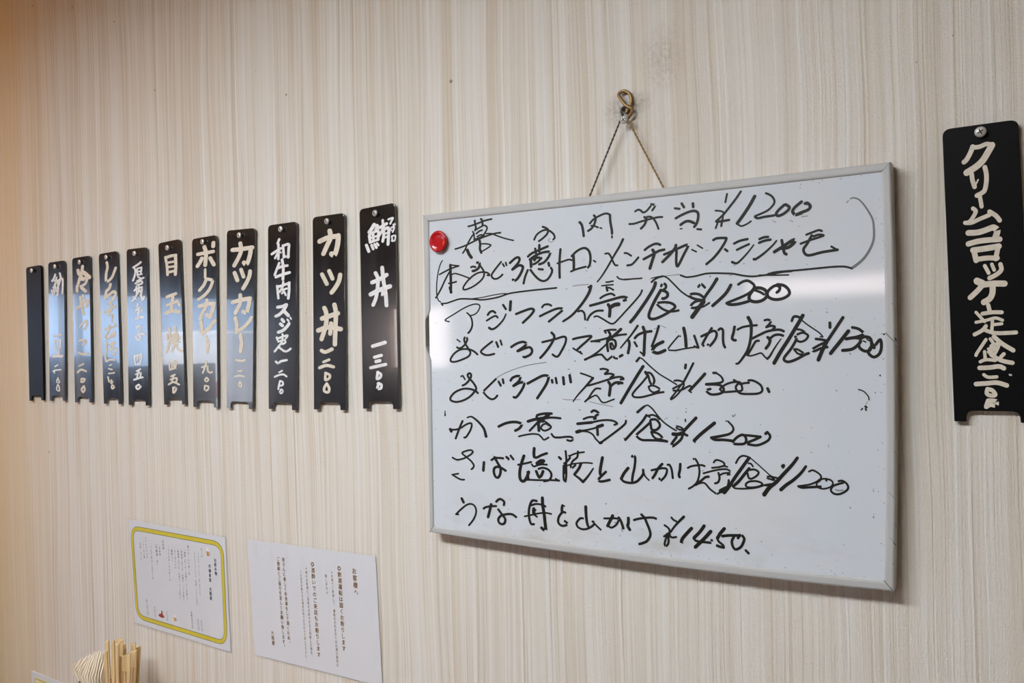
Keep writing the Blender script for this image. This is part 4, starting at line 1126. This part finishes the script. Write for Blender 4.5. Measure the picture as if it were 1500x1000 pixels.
# high-backed dark bench inside the left window
bn = thing('booth_bench', 'dark wooden booth bench with a high back by the left window', 'bench', (-4.86, -2.35, 0))
obj('seat_back', box(bmesh.new(), (-0.05, -0.42, 0), (0.0, 0.42, 1.37), 0.012, 2), M['dark_wood'], bn)
obj('seat', box(bmesh.new(), (0.0, -0.42, 0.36), (0.42, 0.42, 0.43), 0.012, 2), M['dark_wood'], bn)
for sy in (-1, 1): obj('side_panel', box(bmesh.new(), (0.0, sy * 0.41 - 0.015, 0), (0.40, sy * 0.41 + 0.015, 0.36), 0.004, 1), M['dark_wood'], bn)

# vehicles parked in the yard outside the left window (seen mirrored in the plates)
def vehicle(name, label, x, y, profile, glass, w, m, wheel_at):
    """side profile (length along y, height z) extruded across x, with glass, lamps and wheels"""
    t = thing(name, label, 'vehicle', (x, y, -0.12))
    bm = bmesh.new()
    f = bm.faces.new([bm.verts.new((-w / 2, a, c)) for a, c in profile])
    r = bmesh.ops.extrude_face_region(bm, geom=[f])
    for e in r['geom']:
        if isinstance(e, bmesh.types.BMVert): e.co.x += w
    bmesh.ops.bevel(bm, geom=list(bm.edges), offset=0.05, segments=3, affect='EDGES')
    obj('car_body', bm, m, t)
    for g_ in glass:
        for sx in (-1, 1):
            bm = bmesh.new()
            f = bm.faces.new([bm.verts.new((sx * (w / 2 + 0.004), a, c)) for a, c in g_])
            r = bmesh.ops.extrude_face_region(bm, geom=[f])
            for e in r['geom']:
                if isinstance(e, bmesh.types.BMVert): e.co.x -= sx * 0.03
            obj('side_window', bm, M['car_glass'], t)
    for a in wheel_at:
        for sx in (-1, 1):
            obj('wheel', lathe(bmesh.new(), [(0, -0.1), (0.27, -0.1), (0.31, -0.07), (0.31, 0.07), (0.27, 0.1), (0.18, 0.08), (0, 0.09)], 28,
                Matrix.Translation(Vector((sx * (w / 2 - 0.06), a, 0.31))) @ Matrix.Rotation(sx * math.pi / 2, 4, 'Y')), M['rubber'], t)
    ymax = max(a for a, c in profile)
    for sx in (-1, 1): obj('tail_lamp', box(bmesh.new(), (sx * (w / 2 - 0.1) - 0.06, ymax - 0.03, 0.75), (sx * (w / 2 - 0.1) + 0.06, ymax + 0.02, 1.0), 0.01, 1), M['red_lens'], t)
vehicle('parked_van', 'white boxy van parked outside the left window', -12.0, -9.3, [(-1.7, 0.3), (-1.7, 0.9), (-1.35, 1.75), (-1.1, 1.85), (1.65, 1.85), (1.7, 0.3)],
    [[(-1.25, 1.05), (-1.0, 1.6), (-0.3, 1.6), (-0.3, 1.05)], [(-0.2, 1.05), (-0.2, 1.6), (0.7, 1.6), (0.7, 1.05)]], 1.5, M['white_car'], (-1.1, 1.1))
vehicle('parked_car', 'dark navy car parked outside the left window beside the van', -12.3, -5.4, [(-2.0, 0.3), (-2.05, 0.8), (-1.1, 1.0), (-0.5, 1.48), (0.9, 1.5), (1.5, 1.05), (2.0, 0.95), (2.05, 0.3)],
    [[(-0.85, 1.02), (-0.42, 1.4), (0.15, 1.41), (0.15, 1.02)], [(0.22, 1.02), (0.22, 1.41), (0.85, 1.4), (1.2, 1.05)]], 1.7, M['dark_car'], (-1.25, 1.3))

# ceiling lamps: shallow recessed troughs with a lit diffuser
def ceiling_light(x, y, label, lx=1.2, ly=0.3, m=None):
    t = thing('ceiling_light', label, 'ceiling light', (x, y, ZC), 'fluorescent ceiling panels')
    bm = bmesh.new()
    w = 0.02
    d = 0.05
    box(bm, (-lx / 2 - w, -ly / 2 - w, -d), (lx / 2 + w, -ly / 2, 0)); box(bm, (-lx / 2 - w, ly / 2, -d), (lx / 2 + w, ly / 2 + w, 0))
    box(bm, (-lx / 2 - w, -ly / 2, -d), (-lx / 2, ly / 2, 0)); box(bm, (lx / 2, -ly / 2, -d), (lx / 2 + w, ly / 2, 0))
    obj('lamp_frame', bm, M['room'], t)
    obj('diffuser', box(bmesh.new(), (-lx / 2, -ly / 2, -0.03), (lx / 2, ly / 2, 0)), m or M['lamp'], t)
    return t
ceiling_light(-0.85, -1.25, 'ceiling light panel nearest the menu wall, in front of the whiteboard')
# invented amber globe out of view, added to warm the left wall and upper corner
pd = thing('added_warm_globe', 'added amber globe out of view left of the menu plates, warming the wall', 'lamp', (-2.9, -0.85, 2.12))
obj('globe', lathe(bmesh.new(), [(0.12 * math.sin(math.pi * k / 20), -0.12 * math.cos(math.pi * k / 20)) for k in range(21)], 40), M['added_warm_glow'], pd, True)
obj('lamp_cap', lathe(bmesh.new(), [(0, 0.15), (0.03, 0.148), (0.05, 0.128), (0.055, 0.105), (0.05, 0.105), (0, 0.118)], 24), M['brass'], pd, True)
obj('cord', tube(bmesh.new(), [(0, 0, 0.148), (0, 0, ZC - 2.12)], 0.004, 8), M['slot'], pd)

# ------------------------------------------------------------------ hanging menu plates
PLATE_TEXT = [
    'narrow blank black plate, farthest left of the row, no lettering',
    'shiny black plate with cream brush lettering 納豆, second from the left end',
    'shiny black plate lettered 冷やっこ and 二〇〇, bright blue reflection',
    'shiny black plate lettered しらすおろし in flowing cream script',
    'shiny black plate with small white lettering 厚焼玉子 四五〇',
    'shiny black plate with bold lettering 目玉焼 四五〇',
    'shiny black plate lettered ポークカレー 九〇〇',
    'shiny black plate lettered カツカレー beside the ポークカレー plate',
    'black plate with white lettering 和牛肉スジ定',
    'black plate with large cream lettering カツ丼 一二〇〇',
    'black plate lettered 鮪丼 一三〇〇, closest to the left edge of the whiteboard',
    'large matte black plate at right of the whiteboard, lettered クリームコロッケ定食']
# each plate hangs a little out of true: (turn about its height, lean)
PLATE_TURN = [(0.0, 0.0)] * 12
PLATE_TURN[10] = (0.004, 0.0)
PLATE_TURN[2] = (-0.012, 0.0)
PLATE_TURN[5] = (0.010, 0.0)

def screw_into(parent, r, h, stand, m, cross=True, at=(0, 0, 0)):
    """pan-head cross screw whose head faces the room (-y)"""
    turn = Matrix.Translation(Vector(at)) @ Matrix.Rotation(math.pi / 2, 4, 'X')
    bm = bmesh.new()
    prof = [(0, h), (r * 0.35, h * 0.98), (r * 0.7, h * 0.82), (r * 0.93, h * 0.5), (r, h * 0.2), (r, 0), (r * 0.45, 0), (r * 0.45, -stand), (0, -stand)]
    lathe(bm, prof, 24, turn)
    s = obj('screw', bm, m, parent, True)
    if cross:
        bm = bmesh.new()
        for a in (0.5, 0.5 + math.pi / 2):
            b2 = bmesh.new()
            box(b2, (-r * 0.52, -r * 0.11, h * 0.7), (r * 0.52, r * 0.11, h * 1.01))
            b2.transform(turn @ Matrix.Rotation(a, 4, 'Z'))
            me = bpy.data.meshes.new('tmp'); b2.to_mesh(me); b2.free(); bm.from_mesh(me); bpy.data.meshes.remove(me)
        obj('cross_slot', bm, M['slot'], s)
    return s

for i, p in enumerate(PLATES):
    mm = 1e-3
    yaw, lean = PLATE_TURN[i]
    front = 0.007
    t = thing('menu_plate', PLATE_TEXT[i], 'menu sign', (p['at'][0] * mm, -front, p['at'][1] * mm + HZ), 'black menu plates on the wall', (lean, 0, yaw))
    q = [(x * mm, z * mm) for x, z in p['quad']]
    U = [(0, 0), (1, 0), (1, 1), (0.84, 1), (0.84, 0.963), (0.16, 0.963), (0.16, 1), (0, 1)]
    R = [0.008, 0.008, 0.001, 0.001, 0.007, 0.007, 0.001, 0.001]
    out = rounded([quad_at(q, u, v) for u, v in U], R)
    bm = bmesh.new()
    extrude_outline(bm, out, 0.0, 0.0035, 0.0006)
    m = M['matte_black'] if i in (0, 11) else M['acrylic']
    obj('plate', bm, m, t)
    if p['ink']:
        rows = [[int(v) for v in r.split()] for r in p['ink'].split(';')]
        V, F = brush_mesh(rows, -0.00025)
        flat('lettering', V, F, M['white'] if p['col'] == 'w' else M['cream'], t)
    screw_into(t, 0.0048 if i < 11 else 0.0052, 0.0026, 0.011, M['zinc'] if i in (9, 10, 11) else M['pale_screw'], True, (0, -0.0035, 0))

# ------------------------------------------------------------------ whiteboard
mm = 1e-3
bx, bz = BOARD_AT[0] * mm, BOARD_AT[1] * mm + HZ
wb_ = thing('whiteboard', 'white hanging board with grey frame and handwritten black marker menu', 'whiteboard', (bx, -0.005, bz))
def edge(a, m, b, n=16):
    """points from a to b through m (a gentle bow)"""
    c = [2 * m[d] - 0.5 * (a[d] + b[d]) for d in (0, 1)]
    r = []
    for k in range(n + 1):
        t = k / n
        r.append(tuple((a[d] * (1 - t) ** 2 + c[d] * 2 * t * (1 - t) + b[d] * t * t) * mm for d in (0, 1)))
    return r
def blend(p, s, k=0.7):
    """the bow of the edge, kept to the share k"""
    a, b = p
    return [k * s[d] + (1 - k) * 0.5 * (a[d] + b[d]) for d in (0, 1)]
sides = []
for k in range(4):
    a, b = BOARD_OUT[k], BOARD_OUT[(k + 1) % 4]
    c, d = BOARD_IN[k], BOARD_IN[(k + 1) % 4]
    sides.append((edge(a, blend((a, b), BOARD_OUT_MID[k], 0.8), b, 48), edge(c, blend((c, d), BOARD_IN_MID[k], 0.8), d, 48)))
YF, YP, YBACK = -0.018, -0.016, 0.002
# writing panel
pts = []
for o_, i_ in sides: pts += i_[:-1]
def grow(p, k=0.003):
    c = Vector((0.304, 0.227)); v = Vector(p); return tuple(v + (v - c).normalized() * k)
bm = bmesh.new()
extrude_outline(bm, [grow(p) for p in pts], YP, -0.012)
obj('writing_panel', bm, M['board'], wb_)
# fibreboard core behind it
bm = bmesh.new()
core = []
for o_, i_ in sides: core += [tuple(0.985 * a + 0.015 * b for a, b in zip(p, q_)) for p, q_ in zip(o_[:-1], i_[:-1])]
ins = [(p[0] + (0.304 - p[0]) * 0.006, p[1] + (0.227 - p[1]) * 0.008) for p in core]
extrude_outline(bm, ins, -0.0118, YBACK)
tag(obj('fibreboard_core', bm, M['core'], wb_), 'brown fibreboard showing where the left frame rail is broken')
# frame rails with a softly rounded face
def rail(o_, i_, gap=None):
    bm = bmesh.new()
    n = len(o_)
    prof = [(0.0, YBACK), (0.0, YF + 0.0022), (0.06, YF + 0.0008), (0.20, YF), (0.72, YF), (0.90, YF + 0.0006), (1.0, YF + 0.0022), (1.0, YP + 0.0035)]
    rings = []
    for k in range(n):
        wdt = 1.0 if gap is None else gap(o_[k][1])
        ring = []
        for s, y in prof:
            s = s * wdt
            ring.append(bm.verts.new((o_[k][0] * (1 - s) + i_[k][0] * s, y, o_[k][1] * (1 - s) + i_[k][1] * s)))
        rings.append(ring)
    for a, b in zip(rings, rings[1:]):
        for j in range(len(prof)):
            j2 = (j + 1) % len(prof)
            bm.faces.new((a[j], b[j], b[j2], a[j2]))
    bm.faces.new(rings[0]); bm.faces.new(list(reversed(rings[-1])))
    return obj('frame_rail', bm, M['rail'], wb_)
zc0, zc1 = CHIP[1] * mm, CHIP[0] * mm
def chip(z):
    t = (z - zc0) / (zc1 - zc0)
    if t <= 0 or t >= 1: return 1.0
    return max(0.10, 1 - 1.25 * math.sin(math.pi * t) ** 0.6)
for k, (o_, i_) in enumerate(sides):
    r = rail(o_, i_, chip if k == 3 else None)
    if k == 3: r['label'] = 'left frame rail with a broken piece missing'
# mitre seams and pen marks on the frame
rng = random.Random(5)
marks = []
def seg(w, *pts_):
    marks.append([round(w * 10), round(w * 10), 100] + [round(v * 10) for p in pts_ for v in p])
for k in range(4):
    a, b = BOARD_OUT[k], BOARD_IN[k]
    seg(0.35 if k in (0, 1) else (1.1 if k == 2 else 0.7), [a[0] * 0.96 + b[0] * 0.04, a[1] * 0.96 + b[1] * 0.04], b)
for z, x0, x1, w in ((270, 0.1, 0.95, 1.0), (108, 0.1, 0.5, 0.5), (77, 0.45, 0.6, 0.9), (62, 0.1, 0.6, 0.4), (57, 0.4, 0.52, 1.4), (150, 0.6, 0.75, 0.6), (36, 0.3, 0.4, 0.8), (300, 0.6, 0.7, 0.5)):
    xo = BOARD_IN_MID[1][0] - 1; xw = 12.0
    seg(w, [xo + x0 * xw, z], [xo + x1 * xw, z - (x1 - x0) * 14])
for k, r in enumerate(marks):
    V, F = brush_mesh([r], YF - 0.0002)
    flat('mitre_seam' if k < 4 else 'pen_mark', V, F, M['faint'], wb_)
# the menu itself
rows = [[int(v) for v in r.split()] for r in INK.split('\n')]
solid = [r for r in rows if max(r[0], r[1]) >= 14]
weak = [r for r in rows if max(r[0], r[1]) < 14]
V, F = brush_mesh(solid, YP - 0.0002)
tag(flat('handwriting', V, F, M['ink'], wb_), 'black marker handwriting listing dishes and prices')
for k in range(300):                          # specks of old ink, thick along the frame
    e = rng.random()
    if e < 0.55:
        s = rng.choice((0, 1, 1, 2, 2, 3)); o_, i_ = sides[s]; j = rng.randrange(len(i_))
        c = grow(i_[j], -abs(rng.gauss(0.0008, 0.004)) - 0.0006)
    else: c = (rng.uniform(0.02, 0.585), rng.uniform(0.02, 0.42))
    w = rng.choice((4, 5, 6, 6, 8, 10)); a = rng.uniform(-0.9, 0.6); l = rng.choice((2, 3, 5, 14, 25)) if e > 0.55 else 3
    x, z = c[0] * 1e4, c[1] * 1e4
    weak.append([w, w, 60, round(x), round(z), round(x + l * math.cos(a)), round(z + l * math.sin(a))])
V, F = brush_mesh(weak, YP - 0.00015)
tag(flat('ink_residue', V, F, M['faint'], wb_), 'faint half-wiped marker traces', kind='stuff')
# cord from the frame up to the screw
hx, hz = HOOK[0] * mm - bx, HOOK[1] * mm + HZ - bz
for k, (cx, cz) in enumerate(CORD):
    a = Vector((cx * mm, -0.006, cz * mm)); b = Vector((CORD_TOP[k][0] * mm, -0.0075, CORD_TOP[k][1] * mm))
    d = (b - a)
    a = a - d * 0.05
    bm = bmesh.new()
    n = 70
    for ph in (0, math.pi):                   # two strands twisted together
        L = []
        for j in range(n + 1):
            f = j / n
            c = a + (b - a) * f
            s = Vector((d.z, 0, -d.x)).normalized()
            ang = ph + f * 60
            L.append(c + 0.0006 * (math.cos(ang) * s + math.sin(ang) * Vector((0, 1, 0))))
        tube(bm, L, 0.00075, 6)
    o = obj('hanging_cord', bm, M['iron'] if k == 0 else M['brass'], wb_, True)
    o['label'] = ('blackened' if k == 0 else 'tan') + ' twisted cord strand'

# hook the board hangs from
hk = thing('wall_hook', 'tarnished looped hook and screw the whiteboard hangs from', 'hook', (HOOK[0] * mm, 0, HOOK[1] * mm + HZ))
def rel(p, y): return (p[0] * mm - HOOK[0] * mm, y, p[1] * mm - HOOK[1] * mm)
L = [rel(p, -0.006 - 0.0025 * math.sin(k * 0.10)) for k, p in enumerate(catmull(LOOP, 5))]
obj('loop', tube(bmesh.new(), L, 0.0021, 10), M['brass'], hk, True)
L = [rel(p, -0.0055 - 0.003 * math.cos(k * 0.14)) for k, p in enumerate(catmull(WIRE, 5))]
tag(obj('wire_knot', tube(bmesh.new(), L, 0.0017, 8), M['iron'], hk, True), 'dark twisted wire')
screw_into(hk, 0.0050, 0.0026, 0.014, M['zinc'], True, (0, -0.0135, 0))

# red button magnet on the board
mg = thing('button_magnet', 'round red button magnet at upper left of the whiteboard', 'magnet', (bx + MAGNET[0] * mm, YP - 0.005, bz + MAGNET[1] * mm))
turn = Matrix.Rotation(math.pi / 2, 4, 'X')
bm = bmesh.new()
lathe(bm, [(0, 0.0062), (0.006, 0.0063), (0.0098, 0.0066), (0.0112, 0.0072), (0.0126, 0.0077), (0.0142, 0.0073), (0.0150, 0.0062), (0.0150, 0.0050), (0.0144, 0.0038), (0.0122, 0.0024), (0.0112, 0.0006), (0.0098, 0.0006), (0, 0.0006)], 48, turn)
obj('cap', bm, M['red'], mg, True)
bm = bmesh.new()
lathe(bm, [(0, 0.0007), (0.0095, 0.0007), (0.0095, 0.0), (0, 0.0)], 32, turn)
tag(obj('magnet_disc', bm, M['magnet'], mg), 'dark magnet disc at the back')

# ------------------------------------------------------------------ laminated notices
def grid_quad(q, nu, nv, y, dy=None):
    V, F = [], []
    for j in range(nv + 1):
        for i in range(nu + 1):
            x, z = quad_at(q, i / nu, j / nv)
            V.append((x, y + (dy(i / nu, j / nv) if dy else 0), z))
    for j in range(nv):
        for i in range(nu):
            a = j * (nu + 1) + i
            F.append((a, a + nu + 1, a + nu + 2, a + 1))  # wound to face the room
    return V, F

def notice(d, label, wave):
    t = thing('laminated_notice', label, 'notice', (d['at'][0] * mm, -0.0015, d['at'][1] * mm + HZ))
    q = [(x * mm, z * mm) for x, z in d['quad']]
    inset = 0.004
    ins = [(q[0][0] + inset, q[0][1] - inset), (q[1][0] - inset, q[1][1] - inset), (q[2][0] - inset, q[2][1] + inset), (q[3][0] + inset, q[3][1] + inset)]
    bm = bmesh.new()
    extrude_outline(bm, rounded(ins, [0.001] * 4, 2), 0.0, 0.0004)
    obj('paper', bm, M['sheet'], t)
    V, F = grid_quad(q, 120, 40, -0.0008, wave)
    f = flat('laminating_film', V, F, M['film'], t)
    for p in f.data.polygons: p.use_smooth = True
    return t

NA = notice(NOTICE_A, 'laminated drinks list with yellow rounded border, leftmost of the two notices', lambda u, v: 0.0)
# yellow border with dark outlines
def ring(name, pts, w, m, y, parent):
    n = len(pts)
    V, F = [], []
    for i, p in enumerate(pts):
        a, b = Vector(pts[i - 1]), Vector(pts[(i + 1) % n])
        d = (b - a).normalized(); nrm = Vector((-d.y, d.x))
        for s in (-0.5, 0.5):
            v = Vector(p) + nrm * w * s
            V.append((v.x, y, v.y))
    for i in range(n):
        j = (i + 1) % n
        F.append((2 * i, 2 * i + 1, 2 * j + 1, 2 * j))
    return flat(name, V, F, m, parent)
B8 = [Vector((x * mm, z * mm)) for x, z in NOTICE_A['border']]
ringpts = []
for k in range(4):
    a, b = B8[2 * k], B8[2 * k + 1]
    for s in range(12): ringpts.append(tuple(a + (b - a) * s / 12))
    c = B8[(2 * k + 2) % 8]
    pd = (b - a).normalized(); nd = (B8[(2 * k + 3) % 8] - c).normalized()
    # corner control point: where the two sides meet
    den = pd.x * nd.y - pd.y * nd.x
    w_ = c - b
    tt = (w_.x * nd.y - w_.y * nd.x) / den
    ctl = b + pd * tt
    for s in range(10):
        f = s / 10
        ringpts.append(tuple(b * (1 - f) ** 2 + ctl * 2 * f * (1 - f) + c * f * f))
tag(ring('border_outline', ringpts, 0.0088, M['grey_print'], -0.0002, NA), 'dark outline of the border')
tag(ring('yellow_border', ringpts, 0.0070, M['yellow_print'], -0.00035, NA), 'yellow printed border')
V, F = print_columns(NOTICE_A['cols'], -0.0003)
tag(flat('print', V, F, M['black_print'], NA), 'small black vertical print')
def mug(parent, c, s):
    x, z = c[0] * mm, c[1] * mm
    P = lambda pts_: [(x + a * s, -0.0003, z + b * s) for a, b in pts_]
    body = [(-0.42, 0.1), (0.36, 0.02), (0.30, -0.85), (0.0, -1.0), (-0.32, -0.8)]
    foam = [(-0.5, 0.15), (-0.42, 0.75), (-0.1, 1.0), (0.3, 0.85), (0.46, 0.4), (0.38, 0.0)]
    me = flat('beer_mug_picture', P(body) + P(foam), [tuple(range(5)), tuple(range(5, 11))], [M['amber_print'], M['foam_print']], parent)
    me.data.polygons[1].material_index = 1
    r = [(0.38 + 0.32 * math.cos(a), -0.4 + 0.32 * math.sin(a)) for a in [(-1.6 + 0.32 * k) for k in range(11)]]
    V2, F2 = brush_mesh([[9, 9, 100] + [round(v * 1e4) for a, b in r for v in (x + a * s, z + b * s)]], -0.0003)
    flat('mug_handle_picture', V2, F2, M['grey_print'], parent)
    me['label'] = 'small printed beer mug'
mug(NA, NOTICE_A['beer'][0], 0.0085)
mug(NA, NOTICE_A['beer'][1], 0.0070)
rx, rz = NOTICE_A['red'][0] * mm, NOTICE_A['red'][1] * mm
pp = [(-0.010, -0.003), (-0.002, -0.0055), (0.009, -0.0045), (0.0085, -0.001), (0.004, 0.001), (0.0035, 0.008), (0.0, 0.008), (-0.001, 0.002), (-0.006, 0.001)]
tag(flat('red_sake_picture', [(rx + a, -0.0003, rz + b) for a, b in pp], [tuple(range(len(pp)))], M['red_print'], NA), 'small printed red sake cup and flask')

NB = notice(NOTICE_B, 'laminated white notice with brown vertical print, below the menu plates', lambda u, v: -0.0032 * (0.5 + 0.5 * math.cos(u * 2 * math.pi * 8.2)) ** 1.5 * (1 - u * 0.45) * (math.sin(math.pi * v / 0.26) if v < 0.26 else 0.0))
V, F = print_columns(NOTICE_B['cols'], -0.0003)
tag(flat('print', V, F, M['brown_print'], NB), 'brown rounded print')

# pale yellow card low on the wall
cx, cz = CARD[0][0] * mm, CARD[0][1] * mm + HZ
tc_ = thing('table_card', 'white card with yellow border low on the wall, mostly out of view', 'card', (cx, -0.0015, cz))
bm = bmesh.new(); extrude_outline(bm, [(0, 0), (0.18, 0.0), (0.18, -0.075), (0, -0.075)], 0.0, 0.0012)
obj('paper', bm, M['sheet'], tc_)
V = [(a, -0.0002, b) for a, b in [(0.012, -0.010), (0.17, -0.010), (0.17, -0.07), (0.012, -0.07)]]
flat('yellow_panel', V, [(0, 3, 2, 1)], M['pale_yellow'], tc_)
rp = [(0.015, -0.014), (0.166, -0.014), (0.166, -0.067), (0.015, -0.067)]
dense = []
for k in range(4):
    a, b = Vector(rp[k]), Vector(rp[(k + 1) % 4])
    dense += [tuple(a + (b - a) * s / 6) for s in range(6)]
ring('thin_border', dense, 0.0012, M['grey_print'], -0.0004, tc_)

# ------------------------------------------------------------------ table with napkins and chopsticks
TZ = 0.70
tb = thing('dining_table', 'brown wooden table against the wall under the notices', 'table', (-1.3, -0.42, 0))
obj('tabletop', box(bmesh.new(), (-0.55, -0.38, TZ - 0.03), (0.55, 0.38, TZ), 0.004, 2), M['table'], tb)
for sx in (-1, 1):
    for sy in (-1, 1):
        obj('leg', box(bmesh.new(), (sx * 0.49 - 0.025, sy * 0.32 - 0.025, 0), (sx * 0.49 + 0.025, sy * 0.32 + 0.025, TZ - 0.03), 0.004, 1), M['table'], tb)

# chrome napkin stand: two rounded end plates on a base
SX0, SX1 = -1.515, -1.432                       # end plates
ns = thing('napkin_stand', 'chrome napkin stand on the table beside the chopsticks', 'napkin holder', ((SX0 + SX1) / 2, -0.055, TZ))
half = (SX1 - SX0) / 2
obj('base', box(bmesh.new(), (-half - 0.004, -0.030, 0), (half + 0.004, 0.028, 0.004), 0.0015, 2), M['chrome'], ns)
for sgn in (-1, 1):
    bm = bmesh.new()
    top = 0.186
    o2 = [(-0.030, 0.004)] + [(-0.030 * math.cos(math.pi * k / 24), top - 0.03 + 0.03 * math.sin(math.pi * k / 24)) for k in range(25)] + [(0.030, 0.004)]
    xx = sgn * half
    f = bm.faces.new([bm.verts.new((xx - 0.0012, y, z)) for y, z in o2])
    r = bmesh.ops.extrude_face_region(bm, geom=[f])
    for e in r['geom']:
        if isinstance(e, bmesh.types.BMVert): e.co.x += 0.0024
    bmesh.ops.bevel(bm, geom=[e for e in bm.edges if abs(e.verts[0].co.x - e.verts[1].co.x) < 1e-6], offset=0.0008, segments=2, affect='EDGES')
    obj('end_plate', bm, M['chrome'], ns)

NN = len(NAPKINS)
for k, (P_, Q_) in enumerate(NAPKINS):
    lab = 'folded cream paper napkin standing in the chrome napkin stand'
    # fanned: the tops spread past the stand, the feet stand between its end plates
    fx = SX0 + 0.006 + (SX1 - SX0 - 0.012) * k / (NN - 1)
    t = thing('paper_napkin', lab, 'napkin', (fx, -0.055, TZ + 0.0045), 'paper napkins in the chrome stand')
    base = Vector((fx, -0.055, TZ + 0.0045))
    bm = bmesh.new()
    n = 10
    fold = 0.0019
    rings = []
    for j in range(n + 1):
        f = j / n
        topp = Vector(P_) + (Vector(Q_) - Vector(P_)) * f - base
        wv = 0.0009 * math.sin(f * 8 + k * 1.7)
        foot = Vector((0, -0.012 + 0.030 * f, 0))
        waist = Vector((topp.x * 0.35, -0.016 + 0.034 * f, topp.z * 0.62))
        row = [foot + Vector((-0.0006, 0, 0)), waist + Vector((-0.0008, 0, 0))]
        for s in range(7):                     # over the rounded fold
            a = math.pi * s / 6
            row.append(Vector((topp.x + wv - fold * math.cos(a), topp.y, topp.z - fold * 2 + 2 * fold * math.sin(a))))
        row += [waist + Vector((0.0008, 0, 0)), foot + Vector((0.0006, 0, 0))]
        rings.append([bm.verts.new(v) for v in row])
    for a, b2 in zip(rings, rings[1:]):
        for s in range(len(a) - 1): bm.faces.new((a[s], a[s + 1], b2[s + 1], b2[s]))
    bm.faces.new(rings[0]); bm.faces.new(list(reversed(rings[-1])))
    obj('sheet', bm, M['napkin'], t, False)

cup = thing('chopstick_cup', 'round cup on the table holding the bundle of wooden chopsticks', 'cup', (-1.372, -0.088, TZ))
bm = bmesh.new()
lathe(bm, [(0, 0), (0.044, 0), (0.047, 0.004), (0.049, 0.10), (0.051, 0.103), (0.051, 0.106), (0.0485, 0.107), (0.047, 0.104), (0.0445, 0.006), (0, 0.005)], 40)
obj('cup_wall', bm, M['dark_wood'], cup, True)
STICK_LABEL = ['tall pale chopstick pair at the left edge of the bundle', 'short thin chopstick at far left front of the bundle', 'chopstick pair second from the left, in shade', 'wide chopstick pair at the back, tallest of the bundle',
    'pale chopstick with square end in front of the tall back pair', 'slim upright chopstick sticking up in the middle of the bundle', 'brown-sided chopstick pair leaning on the wall behind the right ones', 'rightmost chopstick pair, touching the wall',
    'chopstick pair just left of the rightmost one', 'broad chopstick pair in the front middle', 'chopstick pair at the front, lowest end', 'short chopstick end showing between the back pairs, upper one', 'short chopstick end showing between the back pairs, lower one']
for k, (T_, B_, wd, turn_) in enumerate(STICKS):
    top = Vector(T_)
    foot = Vector((B_[0], B_[1], TZ + 0.012))
    t = thing('chopsticks', STICK_LABEL[k], 'chopsticks', foot, 'wooden chopsticks in the cup')
    ax = (top - foot)
    L_ = ax.length
    bm = bmesh.new()
    th = 0.0055
    g = 0.0005
    if wd > 0.0085:                            # an unsplit pair: two sticks joined at the top
        for s in (-1, 1):
            lo, hi = (g, wd / 2) if s > 0 else (-wd / 2, -g)
            box(bm, (lo * 0.7, -th / 2 * 0.8, 0), (hi * 0.7 if False else hi, th / 2, L_ - 0.028), 0.0006, 1)
        box(bm, (-wd / 2, -th / 2, L_ - 0.030), (wd / 2, th / 2, L_), 0.0005, 1)
    else: box(bm, (-wd / 2, -th / 2, 0), (wd / 2, th / 2, L_), 0.0005, 1)
    for v in bm.verts:                         # slanting cut at the top
        if v.co.z > L_ - 0.004: v.co.z += v.co.x * (0.35 if k % 2 else 0.15)
    # lean without twisting, wide face turned toward the room
    rot = Vector((0, 0, 1)).rotation_difference(ax).to_matrix().to_4x4() @ Matrix.Rotation(turn_, 4, 'Z')
    bm.transform(rot)
    obj('stick', bm, M['stick'], t)
